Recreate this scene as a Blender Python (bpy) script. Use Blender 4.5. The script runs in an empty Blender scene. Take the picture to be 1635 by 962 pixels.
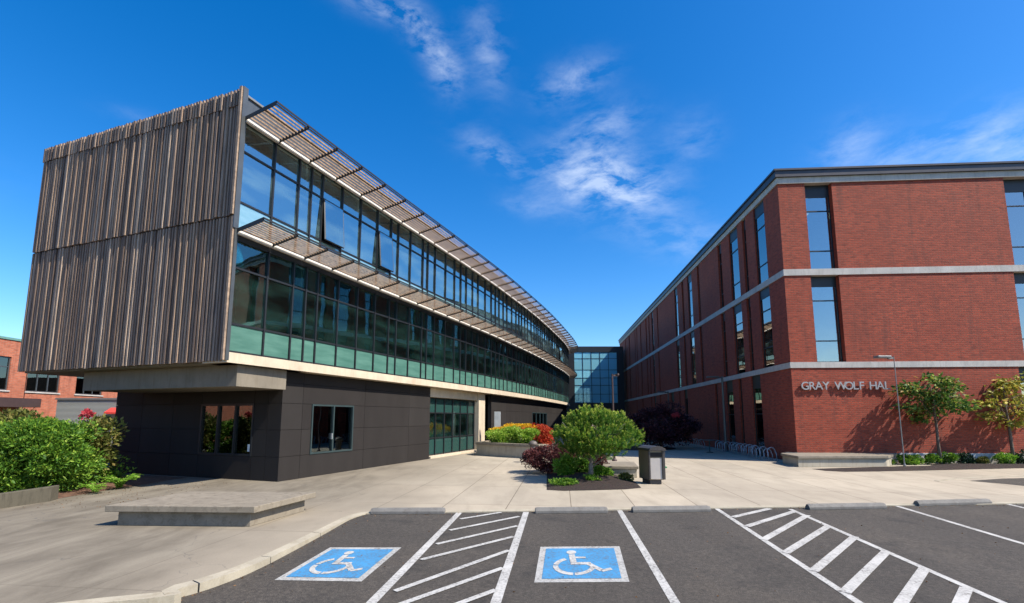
import bpy, bmesh, math, random
import numpy as np
from mathutils import Vector, Matrix
random.seed(7); RNG = np.random.default_rng(7)
R = math.radians
scene = bpy.context.scene
COL = scene.collection
# ------------------------------------------------------------------ camera
F = 760.0; EYE = 2.1; CX = 817.5
PITCH = math.asin(2*F/(667+5500))/2
CY = 667-F*math.tan(PITCH)
cam = bpy.data.cameras.new('camera'); camo = bpy.data.objects.new('camera', cam); COL.objects.link(camo)
camo.location = (0, 0, EYE); camo.rotation_euler = (math.pi/2+PITCH, 0, 0)
cam.sensor_width = 36; cam.lens = F/1635*36; cam.shift_y = (CY-481)/1635
cam.clip_start = .1; cam.clip_end = 3000
scene.camera = camo
# ------------------------------------------------------------------ light
SUN_AZ = R(-25)      # sun stands to the right, this far towards the camera side
SUN_EL = R(48)
sd = Vector((math.cos(SUN_AZ)*math.cos(SUN_EL), math.sin(SUN_AZ)*math.cos(SUN_EL), math.sin(SUN_EL)))
sun = bpy.data.lights.new('sun', 'SUN'); suno = bpy.data.objects.new('sun', sun); COL.objects.link(suno)
sun.energy = 5.0; sun.angle = R(.5); sun.color = (1, .93, .82)
suno.rotation_euler = sd.to_track_quat('Z', 'Y').to_euler(); suno.location = (30, -8, 30)
scene.view_settings.view_transform = 'Standard'; scene.view_settings.look = 'None'
scene.view_settings.gamma = 1; scene.view_settings.exposure = 0.66
scene.cycles.max_bounces = 7; scene.cycles.transparent_max_bounces = 12; scene.cycles.caustics_reflective = False
scene.cycles.caustics_refractive = False

def ray(x, y):
    u = (CY-y)/F
    return Vector(((x-CX)/F, math.cos(PITCH)-u*math.sin(PITCH), math.sin(PITCH)+u*math.cos(PITCH)))
def at(x, y, z=0.0):
    r = ray(x, y); t = (z-EYE)/r.z
    return Vector((r.x*t, r.y*t))
def proj(X, Y, Z):
    Z -= EYE
    fw = Y*math.cos(PITCH)+Z*math.sin(PITCH); up = -Y*math.sin(PITCH)+Z*math.cos(PITCH)
    return (CX+F*X/fw, CY-F*up/fw)

world = bpy.data.worlds.new('World'); scene.world = world; world.use_nodes = True
nt = world.node_tree; N = nt.nodes; Lk = nt.links
for n in list(N): N.remove(n)
def wn(t, **k):
    n = N.new(t)
    for a, b in k.items(): setattr(n, a, b)
    return n
out = wn('ShaderNodeOutputWorld'); bg = wn('ShaderNodeBackground'); bg.inputs[1].default_value = .09
sky = wn('ShaderNodeTexSky', sky_type='NISHITA', sun_disc=False)
sky.sun_elevation = SUN_EL; sky.sun_rotation = math.pi/2-SUN_AZ
sky.air_density = 1.0; sky.dust_density = .8; sky.ozone_density = 3.0; sky.altitude = 300
hs = wn('ShaderNodeHueSaturation'); hs.inputs['Saturation'].default_value = 1.42; hs.inputs['Value'].default_value = 1.6; hs.inputs['Hue'].default_value = .505
Lk.new(sky.outputs[0], hs.inputs['Color'])
tc = wn('ShaderNodeTexCoord')
def vm(op, a, b=None):
    n = wn('ShaderNodeVectorMath', operation=op)
    for i, v in enumerate((a, b)):
        if v is None: continue
        if hasattr(v, 'is_output') or isinstance(v, bpy.types.NodeSocket): Lk.new(v, n.inputs[i])
        else: n.inputs[i].default_value = v
    return n.outputs['Value'] if op in ('DOT_PRODUCT', 'LENGTH', 'DISTANCE') else n.outputs[0]
def mt(op, a, b=0.0, c=None, clamp=False):
    n = wn('ShaderNodeMath', operation=op, use_clamp=clamp)
    for i, v in enumerate((a, b, c)):
        if v is None: continue
        if isinstance(v, bpy.types.NodeSocket): Lk.new(v, n.inputs[i])
        else: n.inputs[i].default_value = v
    return n.outputs[0]
dirv = vm('NORMALIZE', tc.outputs['Generated'])
nw = wn('ShaderNodeTexNoise'); nw.inputs['Scale'].default_value = 5; nw.inputs['Detail'].default_value = 3
Lk.new(dirv, nw.inputs['Vector'])
warp = vm('MULTIPLY', vm('SUBTRACT', nw.outputs['Color'], (.5, .5, .5)), (.05, .05, .05))
wd = vm('ADD', dirv, warp)
total = None
# cirrus wisps: centre, half length, half width (all seen in degrees-like units of the photo), slope, strength
for (px, py, a, b, ang, st) in [(610, 12, 75, 24, 20, .8), (668, 48, 70, 30, 50, .85), (712, 110, 55, 34, 62, .95), (775, 85, 75, 36, 75, .55), (915, 130, 70, 34, -18, .75),
                                (965, 205, 75, 40, -12, .6), (955, 285, 110, 62, 10, 1.25), (1005, 305, 80, 45, 15, .9), (790, 245, 70, 30, 25, .6), (1108, 220, 50, 50, 60, .3),
                                (1355, 235, 60, 45, -30, .55), (1425, 260, 75, 35, -20, .5), (1545, 225, 90, 50, -25, .5), (1630, 245, 80, 60, -15, .6), (1090, 385, 130, 45, 12, .42), (850, 330, 60, 20, 10, .3),
                                (225, 180, 60, 18, 15, .15), (1950, 300, 300, 80, 5, .6), (-400, 250, 250, 60, 5, .4)]:
    c = ray(px, py).normalized()
    e1 = (ray(px+math.cos(R(ang))*10, py+math.sin(R(ang))*10).normalized()-c); e1 = (e1/e1.length)
    e2 = c.cross(e1).normalized()
    k = ray(px, py).length*F
    d = vm('SUBTRACT', wd, tuple(c))
    u = mt('MULTIPLY', vm('DOT_PRODUCT', d, tuple(e1)), k/(a*.72)); v = mt('MULTIPLY', vm('DOT_PRODUCT', d, tuple(e2)), k/(b*.72))
    front = mt('GREATER_THAN', vm('DOT_PRODUCT', dirv, tuple(c)), 0.0)
    g = mt('POWER', 2.718, mt('MULTIPLY', mt('ADD', mt('MULTIPLY', u, u), mt('MULTIPLY', v, v)), -1.0))
    g = mt('MULTIPLY', mt('MULTIPLY', g, st), front)
    total = g if total is None else mt('ADD', total, g)
mp = wn('ShaderNodeMapping'); mp.inputs['Rotation'].default_value = (R(20), R(35), R(10)); mp.inputs['Scale'].default_value = (1.0, 1.0, 2.4)
Lk.new(wd, mp.inputs['Vector'])
n1 = wn('ShaderNodeTexNoise'); n1.inputs['Scale'].default_value = 14; n1.inputs['Detail'].default_value = 9; n1.inputs['Roughness'].default_value = .62; n1.inputs['Distortion'].default_value = .15
Lk.new(mp.outputs[0], n1.inputs['Vector'])
den = mt('MULTIPLY', total, mt('MULTIPLY_ADD', n1.outputs['Fac'], 3.0, -1.12, True), clamp=True)
den = mt('MULTIPLY', den, .5)
mx = wn('ShaderNodeMix', data_type='RGBA'); mx.inputs[7].default_value = (7.0, 7.8, 9.0, 1)
Lk.new(den, mx.inputs[0]); Lk.new(hs.outputs[0], mx.inputs[6]); Lk.new(mx.outputs[2], bg.inputs[0]); Lk.new(bg.outputs[0], out.inputs[0])

# ------------------------------------------------------------------ materials
MATS = {}
class M:
    def __init__(s, name, rough=.7, metal=0.0, spec=None):
        s.m = bpy.data.materials.new(name); s.m.use_nodes = True
        s.t = s.m.node_tree; s.b = s.t.nodes['Principled BSDF']; s.o = s.t.nodes['Material Output']
        s.b.inputs['Roughness'].default_value = rough; s.b.inputs['Metallic'].default_value = metal
        if spec is not None: s.b.inputs['Specular IOR Level'].default_value = spec
        MATS[name] = s.m
    def n(s, t, inp={}, **k):
        n = s.t.nodes.new(t)
        for a, b in k.items(): setattr(n, a, b)
        for a, b in inp.items():
            if isinstance(b, bpy.types.NodeSocket): s.t.links.new(b, n.inputs[a])
            else: n.inputs[a].default_value = b
        return n
    def co(s, kind='Object', scale=(1, 1, 1), rot=(0, 0, 0), loc=(0, 0, 0)):
        tc = s.n('ShaderNodeTexCoord')
        return s.n('ShaderNodeMapping', {'Vector': tc.outputs[kind], 'Scale': scale, 'Rotation': rot, 'Location': loc}).outputs[0]
    def noise(s, vec, sc, det=4, ro=.55, dist=0):
        return s.n('ShaderNodeTexNoise', {'Vector': vec, 'Scale': sc, 'Detail': det, 'Roughness': ro, 'Distortion': dist}).outputs['Fac']
    def ramp(s, fac, stops, interp='LINEAR'):
        r = s.n('ShaderNodeValToRGB', {'Fac': fac}); e = r.color_ramp; e.interpolation = interp
        while len(e.elements) < len(stops): e.elements.new(.5)
        for el, (p, c) in zip(e.elements, stops):
            el.position = p; el.color = (*c, 1) if len(c) == 3 else c
        return r.outputs[0]
    def mix(s, f, a, b, mode='MIX'):
        n = s.n('ShaderNodeMix', {}, data_type='RGBA', blend_type=mode)
        for i, v in ((0, f), (6, a), (7, b)):
            if isinstance(v, bpy.types.NodeSocket): s.t.links.new(v, n.inputs[i])
            else: n.inputs[i].default_value = v if i == 0 else (*v, 1)
        return n.outputs[2]
    def math(s, op, a, b=0.0, clamp=False):
        return s.n('ShaderNodeMath', {0: a, 1: b}, operation=op, use_clamp=clamp).outputs[0]
    def col(s, v):
        if isinstance(v, bpy.types.NodeSocket): s.t.links.new(v, s.b.inputs['Base Color'])
        else: s.b.inputs['Base Color'].default_value = (*v, 1)
        return s
    def rough(s, v): s.t.links.new(v, s.b.inputs['Roughness'])
    def bump(s, h, st=.3, dist=.02):
        b = s.n('ShaderNodeBump', {'Height': h, 'Strength': st, 'Distance': dist})
        s.t.links.new(b.outputs[0], s.b.inputs['Normal']); return s
def simple(name, c, rough=.6, metal=0, var=.12, sc=3, spec=None):
    m = M(name, rough, metal, spec); v = m.co()
    f = m.noise(v, sc, 5)
    lo = tuple(x*(1-var) for x in c); hi = tuple(min(1, x*(1+var)) for x in c)
    m.col(m.ramp(f, [(.3, lo), (.7, hi)])); m.bump(m.noise(v, sc*12, 3), .08); return m.m
def brick(name, c1, c2, mortar, bw, bh, contrast=.5):
    m = M(name, .85); tcn = m.n('ShaderNodeTexCoord'); v = tcn.outputs['UV']
    b = m.n('ShaderNodeTexBrick', {'Vector': v, 'Color1': (*c1, 1), 'Color2': (*c2, 1), 'Mortar': (*mortar, 1), 'Scale': 1, 'Mortar Size': .016, 'Mortar Smooth': .3,
            'Bias': 0, 'Brick Width': bw, 'Row Height': bh}, offset=.5)
    v2 = m.n('ShaderNodeMapping', {'Vector': v, 'Scale': (1/bw*.9, 1/bh*.9, 1)}).outputs[0]
    per = m.noise(v2, .8, 2, .7)
    big = m.noise(v, .5, 5, .6)
    c = m.mix(m.math('MULTIPLY', m.math('SUBTRACT', per, .5, True), 2.6, True), b.outputs['Color'], tuple(x*.32 for x in c2))
    c = m.mix(m.ramp(big, [(.35, (0, 0, 0)), (.75, (.55,)*3)]), c, tuple(x*.5 for x in c1))
    st = m.noise(m.n('ShaderNodeMapping', {'Vector': v, 'Scale': (1.4, .12, 1)}).outputs[0], 2.0, 5, .6)
    c = m.mix(m.ramp(st, [(.52, (0, 0, 0)), (.72, (.5,)*3)]), c, (.10, .03, .02))
    m.col(c); m.bump(m.math('SUBTRACT', 1.0, b.outputs['Fac']), .5, .012); return m.m
brick('red_brick', (.42, .062, .024), (.25, .034, .014), (.21, .075, .045), .25, .09)
brick('orange_brick', (.5, .15, .075), (.42, .115, .055), (.36, .2, .14), .4, .14)
# weathered cedar: each board its own tone, grain along the board
def wood(name, stops, grain_scale=(14, 14, .5)):
    m = M(name, .8); geo = m.n('ShaderNodeNewGeometry')
    base = m.ramp(geo.outputs['Random Per Island'], stops)
    v = m.co('Object', grain_scale); g = m.noise(v, 2.2, 6, .65)
    v2 = m.co('Object', (3, 3, .35)); g2 = m.noise(v2, 2.0, 4)
    c = m.mix(.85, base, m.ramp(g, [(.25, (.35, .3, .28)), (.5, (.8, .78, .76)), (.75, (1.25, 1.2, 1.12))]), 'MULTIPLY')
    c = m.mix(m.ramp(g2, [(.5, (0, 0, 0)), (.7, (.6,)*3)]), c, (.05, .042, .042))
    m.col(c); m.bump(g, .3, .01); return m.m
wood('weathered_cedar', [(0, (.13, .088, .066)), (.2, (.30, .205, .145)), (.4, (.40, .285, .2)), (.55, (.28, .2, .15)), (.7, (.17, .12, .092)), (.85, (.50, .39, .30)), (1, (.19, .13, .1))])
wood('sunshade_cedar', [(0, (.24, .165, .115)), (.5, (.38, .275, .195)), (1, (.31, .225, .165))], (3, 3, 3))
simple('dark_metal', (.022, .024, .027), .45, .3, .1)
simple('bracket_metal', (.03, .028, .026), .5, .3, .1)
simple('black_backing', (.02, .018, .017), .9)
def panel_mat():
    m = M('charcoal_panel', .75, 0, .18); v = m.co(); geo = m.n('ShaderNodeNewGeometry')
    b = m.ramp(geo.outputs['Random Per Island'], [(0, (.024, .0205, .019)), (1, (.029, .0255, .0235))])
    n_ = m.noise(m.co('Object', (1, 1, .25)), 1.6, 5)
    m.col(m.mix(.7, b, m.ramp(n_, [(.3, (.82,)*3), (.7, (1.12,)*3)]), 'MULTIPLY')); m.bump(m.noise(v, 60, 2), .06)
panel_mat()
def concrete(name, c, stain=.35, sc=1.2, dirt=(.5, .45, .38), rough=.85, streak=False):
    m = M(name, rough); v = m.co(); a = m.noise(v, sc, 8, .6); fine = m.noise(v, 45, 4, .7)
    sv = m.co('Object', (2.5, 2.5, .35) if streak else (1, 1, 1)); s = m.noise(sv, sc*2.2, 6, .65, .6)
    base = m.ramp(a, [(.3, tuple(x*.82 for x in c)), (.7, tuple(min(1, x*1.1) for x in c))])
    c2 = m.mix(m.ramp(s, [(.5, (0, 0, 0)), (.72, (stain,)*3)]), base, tuple(x*y for x, y in zip(c, dirt)))
    c2 = m.mix(.5, c2, m.ramp(fine, [(.3, (.84,)*3), (.7, (1.14,)*3)]), 'MULTIPLY')
    m.col(c2); m.bump(fine, .15, .01); return m
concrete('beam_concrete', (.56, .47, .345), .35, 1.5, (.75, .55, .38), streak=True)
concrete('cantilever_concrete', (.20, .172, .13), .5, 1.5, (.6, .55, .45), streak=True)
concrete('pale_band', (.49, .46, .415), .45, 1.5, (.5, .48, .46), streak=True)
concrete('bench_concrete', (.235, .2, .15), .8, 3.2, (.5, .46, .42))
concrete('planter_concrete', (.38, .34, .265), .5, 1.6, (.6, .55, .5), streak=True)
concrete('low_wall_concrete', (.095, .083, .058), .85, 2, (.4, .4, .36), streak=True)
concrete('wheel_stop_concrete', (.17, .16, .145), .6, 4, (.55, .5, .45))
concrete('kerb_concrete', (.38, .335, .25), .6, 1.8, (.6, .55, .48))
def plaza_mat():
    m = M('plaza_concrete', .85); v = m.co(); rot = R(6.0)
    tcn = m.n('ShaderNodeTexCoord')
    vj = m.n('ShaderNodeMapping', {'Vector': tcn.outputs['Object'], 'Rotation': (0, 0, rot), 'Location': (-.18, .55, 0)}).outputs[0]
    b = m.n('ShaderNodeTexBrick', {'Vector': vj, 'Color1': (1, 1, 1, 1), 'Color2': (.9, .91, .92, 1), 'Mortar': (.36, .33, .3, 1), 'Scale': 1, 'Mortar Size': .011, 'Mortar Smooth': .2,
            'Brick Width': 1.52, 'Row Height': 3.1}, offset=0, squash=1)
    a = m.noise(v, .22, 6, .6, .5); fine = m.noise(v, 38, 4, .75); mid = m.noise(m.co('Object', (1, .35, 1)), 1.6, 7, .65, .4)
    base = m.ramp(a, [(.36, (.44, .375, .28)), (.6, (.37, .312, .232))])
    # older, greyer slabs towards the left side
    sx = m.n('ShaderNodeSeparateXYZ', {0: v})
    wob = m.math('ADD', sx.outputs[0], m.math('MULTIPLY', m.math('SUBTRACT', m.noise(v, .35, 5), .5), 6.0))
    left = m.n('ShaderNodeMapRange', {'Value': wob, 'From Min': -1.0, 'From Max': -6.0, 'To Min': 0, 'To Max': 1}).outputs[0]
    old = m.ramp(mid, [(.3, (.115, .095, .067)), (.5, (.175, .148, .108)), (.7, (.235, .203, .15))])
    c = m.mix(left, m.mix(m.ramp(mid, [(.45, (0, 0, 0)), (.75, (.7,)*3)]), base, (.27, .225, .165)), old)
    c = m.mix(.6, c, m.ramp(fine, [(.3, (.84,)*3), (.7, (1.14,)*3)]), 'MULTIPLY')
    spots = m.n('ShaderNodeTexVoronoi', {'Vector': v, 'Scale': 1.3}).outputs['Distance']
    c = m.mix(m.ramp(spots, [(.0, (.6,)*3), (.045, (0, 0, 0))]), c, (.16, .14, .12))
    crk = m.n('ShaderNodeTexVoronoi', {'Vector': m.n('ShaderNodeVectorMath', {0: v, 1: m.n('ShaderNodeTexNoise', {'Vector': v, 'Scale': 1.5, 'Detail': 5}).outputs['Color']}, operation='ADD').outputs[0], 'Scale': .32}, feature='DISTANCE_TO_EDGE').outputs['Distance']
    cm = m.math('MULTIPLY', m.ramp(crk, [(0, (1,)*3), (.003, (0, 0, 0))]), m.math('MULTIPLY', left, .75))
    c = m.mix(cm, c, (.1, .09, .075))
    c = m.mix(m.math('SUBTRACT', 1.0, m.math('MULTIPLY', left, .7)), c, b.outputs['Color'], 'MULTIPLY')
    m.col(c); m.bump(fine, .12, .01)
plaza_mat()
def asphalt():
    m = M('asphalt', .9); v = m.co(); f = m.noise(v, 90, 3, .8); g = m.n('ShaderNodeTexVoronoi', {'Vector': v, 'Scale': 55}); a = m.noise(v, .5, 6, .6, .6)
    c = m.ramp(f, [(.3, (.024, .0205, .017)), (.55, (.058, .049, .0395)), (.75, (.14, .117, .09))])
    c = m.mix(m.ramp(g.outputs['Distance'], [(.0, (.45,)*3), (.3, (0, 0, 0))]), c, (.17, .15, .125))
    mdn = m.noise(v, 15, 6, .85); c = m.mix(.8, c, m.ramp(mdn, [(.3, (.3,)*3), (.5, (.95,)*3), (.7, (1.9,)*3)]), 'MULTIPLY')
    c = m.mix(.9, c, m.ramp(a, [(.3, (.8, .8, .8)), (.5, (1, 1, 1)), (.72, (1.2, 1.17, 1.12))]), 'MULTIPLY')
    oil = m.noise(v, 1.1, 5, .6, .3)
    c = m.mix(m.ramp(oil, [(.57, (0, 0, 0)), (.72, (.75,)*3)]), c, (.018, .016, .014))
    drip = m.n('ShaderNodeTexVoronoi', {'Vector': v, 'Scale': 1.7, 'Randomness': 1}).outputs['Distance']
    c = m.mix(m.ramp(drip, [(.03, (.7,)*3), (.07, (0, 0, 0))]), c, (.012, .011, .01))
    ck = m.n('ShaderNodeTexVoronoi', {'Vector': m.n('ShaderNodeVectorMath', {0: v, 1: m.n('ShaderNodeTexNoise', {'Vector': v, 'Scale': 2.5, 'Detail': 6}).outputs['Color']}, operation='ADD').outputs[0], 'Scale': .45}, feature='DISTANCE_TO_EDGE').outputs['Distance']
    c = m.mix(m.math('MULTIPLY', m.ramp(ck, [(0, (1,)*3), (.006, (0, 0, 0))]), m.ramp(a, [(.45, (0,)*3), (.6, (.8,)*3)])), c, (.012, .011, .01))
    gt = m.n('ShaderNodeTexVoronoi', {'Vector': v, 'Scale': 14}).outputs['Distance']
    c = m.mix(m.ramp(gt, [(.05, (.6,)*3), (.1, (0, 0, 0))]), c, (.2, .18, .14))
    vt = m.co('Object', (1, .15, 1), (0, 0, R(5))); tr = m.noise(vt, .8, 3)
    c = m.mix(.6, c, m.ramp(tr, [(.4, (.85,)*3), (.65, (1.15,)*3)]), 'MULTIPLY')
    m.col(c); m.bump(f, .6, .012)
asphalt()
def paint(name, c, wear):
    m = M(name, .7); v = m.co(); f = m.noise(v, 24, 6, .75); w = m.noise(v, 2.2, 5)
    c1 = m.ramp(w, [(.3, tuple(x*.82 for x in c)), (.7, c)])
    fac = m.math('MULTIPLY', m.ramp(f, [(.46, (0, 0, 0)), (.62, (1,)*3)]), m.ramp(w, [(.35, (wear,)*3), (.7, (.15,)*3)]))
    m.col(m.mix(fac, c1, (.1, .09, .08))); m.bump(m.noise(v, 90, 3, .8), .4, .01)
paint('white_road_paint', (.50, .485, .45), 1.0); paint('blue_road_paint', (.05, .25, .48), .8); paint('border_paint', (.44, .43, .40), .9)
def mulch():
    m = M('bark_mulch', .95); v = m.co(); f = m.noise(v, 22, 5, .8); g = m.n('ShaderNodeTexVoronoi', {'Vector': m.co('Object', (1, 2.2, 1)), 'Scale': 28})
    m.col(m.mix(.5, m.ramp(f, [(.3, (.012, .008, .006)), (.55, (.045, .026, .018)), (.75, (.11, .065, .045))]), g.outputs['Color'], 'MULTIPLY')); m.bump(f, 1, .05)
mulch()
simple('brown_mulch', (.12, .06, .035), .95, 0, .5, 9)
def lawn():
    m = M('lawn', .9); v = m.co(); m.col(m.ramp(m.noise(v, 6, 6, .7), [(.3, (.03, .05, .012)), (.7, (.1, .14, .04))])); m.bump(m.noise(v, 40, 3), .6, .03)
lawn()
def glass(name, tint, refl, base=.3, rough=.012, wav=.012):
    m = M(name); t = m.n('ShaderNodeBsdfTransparent', {'Color': (*tint, 1)}); g = m.n('ShaderNodeBsdfGlossy', {'Color': (*refl, 1), 'Roughness': rough})
    v = m.co('Object', (.6, .6, .6)); bp = m.n('ShaderNodeBump', {'Height': m.noise(v, 1.1, 2), 'Strength': wav*8, 'Distance': .05}); m.t.links.new(bp.outputs[0], g.inputs['Normal'])
    fr = m.n('ShaderNodeFresnel', {'IOR': 1.5}); f = m.math('ADD', m.math('MULTIPLY', fr.outputs[0], 1-base), base, True)
    mxs = m.n('ShaderNodeMixShader', {0: f, 1: t.outputs[0], 2: g.outputs[0]}); m.t.links.new(mxs.outputs[0], m.o.inputs[0])
glass('curtain_glass', (.42, .62, .58), (.8, .98, .95), .46)
glass('lower_curtain_glass', (.45, .8, .7), (.62, .85, .82), .16)
glass('window_glass', (.45, .52, .52), (.92, .94, .9), .33)
glass('link_glass', (.75, .95, 1.0), (.45, .8, .95), .12)
m = MATS['link_glass']; t_ = m.node_tree; fr_n = t_.nodes.new('ShaderNodeBsdfDiffuse'); fr_n.inputs[0].default_value = (.3, .72, .86, 1); ms_ = t_.nodes.new('ShaderNodeMixShader'); ms_.inputs[0].default_value = .6  # teal diffuse mixed in, standing in for the bright sky reflection
src = [l.from_socket for l in t_.links if l.to_node.type == 'OUTPUT_MATERIAL'][0]; t_.links.new(src, ms_.inputs[1]); t_.links.new(fr_n.outputs[0], ms_.inputs[2]); t_.links.new(ms_.outputs[0], [n for n in t_.nodes if n.type == 'OUTPUT_MATERIAL'][0].inputs[0])
glass('dark_glass', (.25, .32, .3), (.7, .8, .8), .15)
m = M('spandrel_glass', .18, 0, .6); v = m.co(); m.col(m.ramp(m.noise(m.co('Object', (.6, .6, 3)), 1.4, 4), [(.3, (.055, .145, .115)), (.7, (.10, .22, .175))]))
m = M('teal_glass', .06, 0, .8); m.col((.022, .062, .055))
m = M('pale_teal_glass', .06, .35, .9); m.col(m.ramp(m.noise(m.co('Object', (.6, .6, 3)), 1.4, 4), [(.3, (.22, .42, .46)), (.7, (.32, .52, .56))]))
simple('window_blind', (.42, .58, .52), .8); simple('dark_blind', (.045, .045, .05), .8)
simple('interior_wall', (.34, .42, .38), .9); simple('interior_ceiling', (.55, .58, .5), .9); simple('interior_floor', (.12, .11, .1), .9)
simple('shade_strip', (.8, .74, .66), .5)
simple('roof_metal', (.055, .05, .052), .4, .4); simple('roofing', (.2, .2, .2), .9)
simple('brushed_steel', (.42, .41, .40), .38, .85, .08, 8); simple('grey_paint', (.09, .1, .105), .4, .4)
simple('bin_frame', (.07, .06, .055), .45, .3); simple('bin_panel', (.50, .45, .40), .5, .15, .05); simple('bin_side', (.22, .185, .14), .38, .5, .1)
simple('galvanised', (.32, .34, .36), .5, .4); simple('letter_metal', (.36, .34, .33), .5, .3)
simple('lamp_grey', (.20, .20, .19), .5, .3); simple('bollard_metal', (.12, .10, .085), .6, .2); simple('teal_steel', (.045, .07, .072), .4, .3)
simple('pylon_white', (.36, .38, .38), .4); simple('green_plastic', (.05, .25, .1), .6); simple('dark_brown_metal', (.05, .028, .025), .6)
simple('red_canvas', (.6, .05, .035), .8); simple('coping_green', (.12, .26, .22), .6); simple('sticker', (.7, .72, .72), .5)
m = M('corrugated_grey', .6); m.col((.26, .27, .25)); wv = m.n('ShaderNodeTexWave', {'Vector': m.co(), 'Scale': 3.0}, bands_direction='Z'); m.bump(wv.outputs['Fac'], .8, .05)
m = M('lit_fitting'); m.b.inputs['Emission Color'].default_value = (1, .8, .5, 1); m.b.inputs['Emission Strength'].default_value = 1.6
simple('bark', (.13, .095, .07), .9, 0, .4, 14); simple('pale_bark', (.2, .17, .14), .9, 0, .4, 14)
def leafmat(name, stops, rough=.55, trans=.35, spec=.3):
    m = M(name, rough, 0, spec); g = m.n('ShaderNodeNewGeometry'); c = m.ramp(g.outputs['Random Per Island'], stops)
    v = m.co(); c = m.mix(.7, c, m.ramp(m.noise(v, 2.5, 3), [(.3, (.7,)*3), (.7, (1.3,)*3)]), 'MULTIPLY'); m.col(c)
    tr = m.n('ShaderNodeBsdfTranslucent'); m.t.links.new(c, tr.inputs[0])
    mxs = m.n('ShaderNodeMixShader', {0: trans, 1: m.b.outputs[0], 2: tr.outputs[0]}); m.t.links.new(mxs.outputs[0], m.o.inputs[0]); return m.m
leafmat('shrub_leaf', [(0, (.04, .11, .012)), (.5, (.10, .22, .02)), (.85, (.19, .33, .03)), (1, (.33, .43, .055))])
leafmat('pine_needle', [(0, (.035, .11, .015)), (.5, (.08, .2, .02)), (.85, (.16, .3, .03)), (1, (.25, .34, .05))])
leafmat('pine_tip', [(0, (.2, .34, .03)), (.6, (.4, .5, .06)), (1, (.58, .5, .14))])
leafmat('young_leaf', [(0, (.035, .09, .02)), (.5, (.09, .18, .03)), (.85, (.25, .33, .05)), (1, (.42, .2, .07))])
leafmat('yellow_leaf', [(0, (.12, .17, .025)), (.5, (.38, .36, .05)), (.85, (.56, .46, .08)), (1, (.55, .25, .1))])
leafmat('maroon_leaf', [(0, (.02, .006, .01)), (.6, (.06, .016, .025)), (.9, (.13, .04, .05)), (1, (.24, .09, .09))], trans=.2)
leafmat('barberry_leaf', [(0, (.035, .01, .012)), (.6, (.09, .025, .028)), (1, (.2, .06, .05))], trans=.25)
leafmat('red_leaf', [(0, (.25, .02, .01)), (.5, (.5, .04, .02)), (1, (.7, .16, .05))])
leafmat('lime_leaf', [(0, (.12, .25, .02)), (.5, (.25, .42, .04)), (1, (.4, .5, .08))])
leafmat('flower_yellow', [(0, (.6, .35, .01)), (.6, (.8, .6, .02)), (1, (.7, .25, .03))])
leafmat('fern_leaf', [(0, (.10, .25, .02)), (.6, (.2, .38, .03)), (1, (.32, .42, .08))])
leafmat('olive_leaf', [(0, (.08, .1, .02)), (.6, (.16, .18, .04)), (1, (.28, .22, .07))])
leafmat('conifer_leaf', [(0, (.01, .03, .012)), (1, (.03, .07, .02))], trans=.1)
leafmat('dry_leaf', [(0, (.08, .04, .02)), (1, (.3, .17, .08))])
leafmat('pink_flower', [(0, (.4, .03, .05)), (1, (.55, .09, .1))])

def milky(name, c, f, vary=False):
    t_ = MATS[name].node_tree; d = t_.nodes.new('ShaderNodeBsdfDiffuse'); d.inputs[0].default_value = (*c, 1); ms = t_.nodes.new('ShaderNodeMixShader'); ms.inputs[0].default_value = f
    o = [n for n in t_.nodes if n.type == 'OUTPUT_MATERIAL'][0]; src = o.inputs[0].links[0].from_socket
    if vary:   # diffuse tint standing in for light from the rooms, uneven from bay to bay
        tc_ = t_.nodes.new('ShaderNodeTexCoord'); mp_ = t_.nodes.new('ShaderNodeMapping'); mp_.inputs['Scale'].default_value = (.5, .5, 2.2); nz = t_.nodes.new('ShaderNodeTexNoise'); nz.inputs['Scale'].default_value = .8; nz.inputs['Detail'].default_value = 4
        mr = t_.nodes.new('ShaderNodeMapRange'); mr.inputs['From Min'].default_value = .42; mr.inputs['From Max'].default_value = .68; mr.inputs['To Min'].default_value = f*.3; mr.inputs['To Max'].default_value = f*3
        t_.links.new(tc_.outputs['Object'], mp_.inputs[0]); t_.links.new(mp_.outputs[0], nz.inputs['Vector']); t_.links.new(nz.outputs['Fac'], mr.inputs[0]); t_.links.new(mr.outputs[0], ms.inputs[0])
    t_.links.new(src, ms.inputs[1]); t_.links.new(d.outputs[0], ms.inputs[2]); t_.links.new(ms.outputs[0], o.inputs[0])
milky('lower_curtain_glass', (.08, .22, .18), .034, True); milky('curtain_glass', (.25, .42, .44), .07, True)
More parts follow.
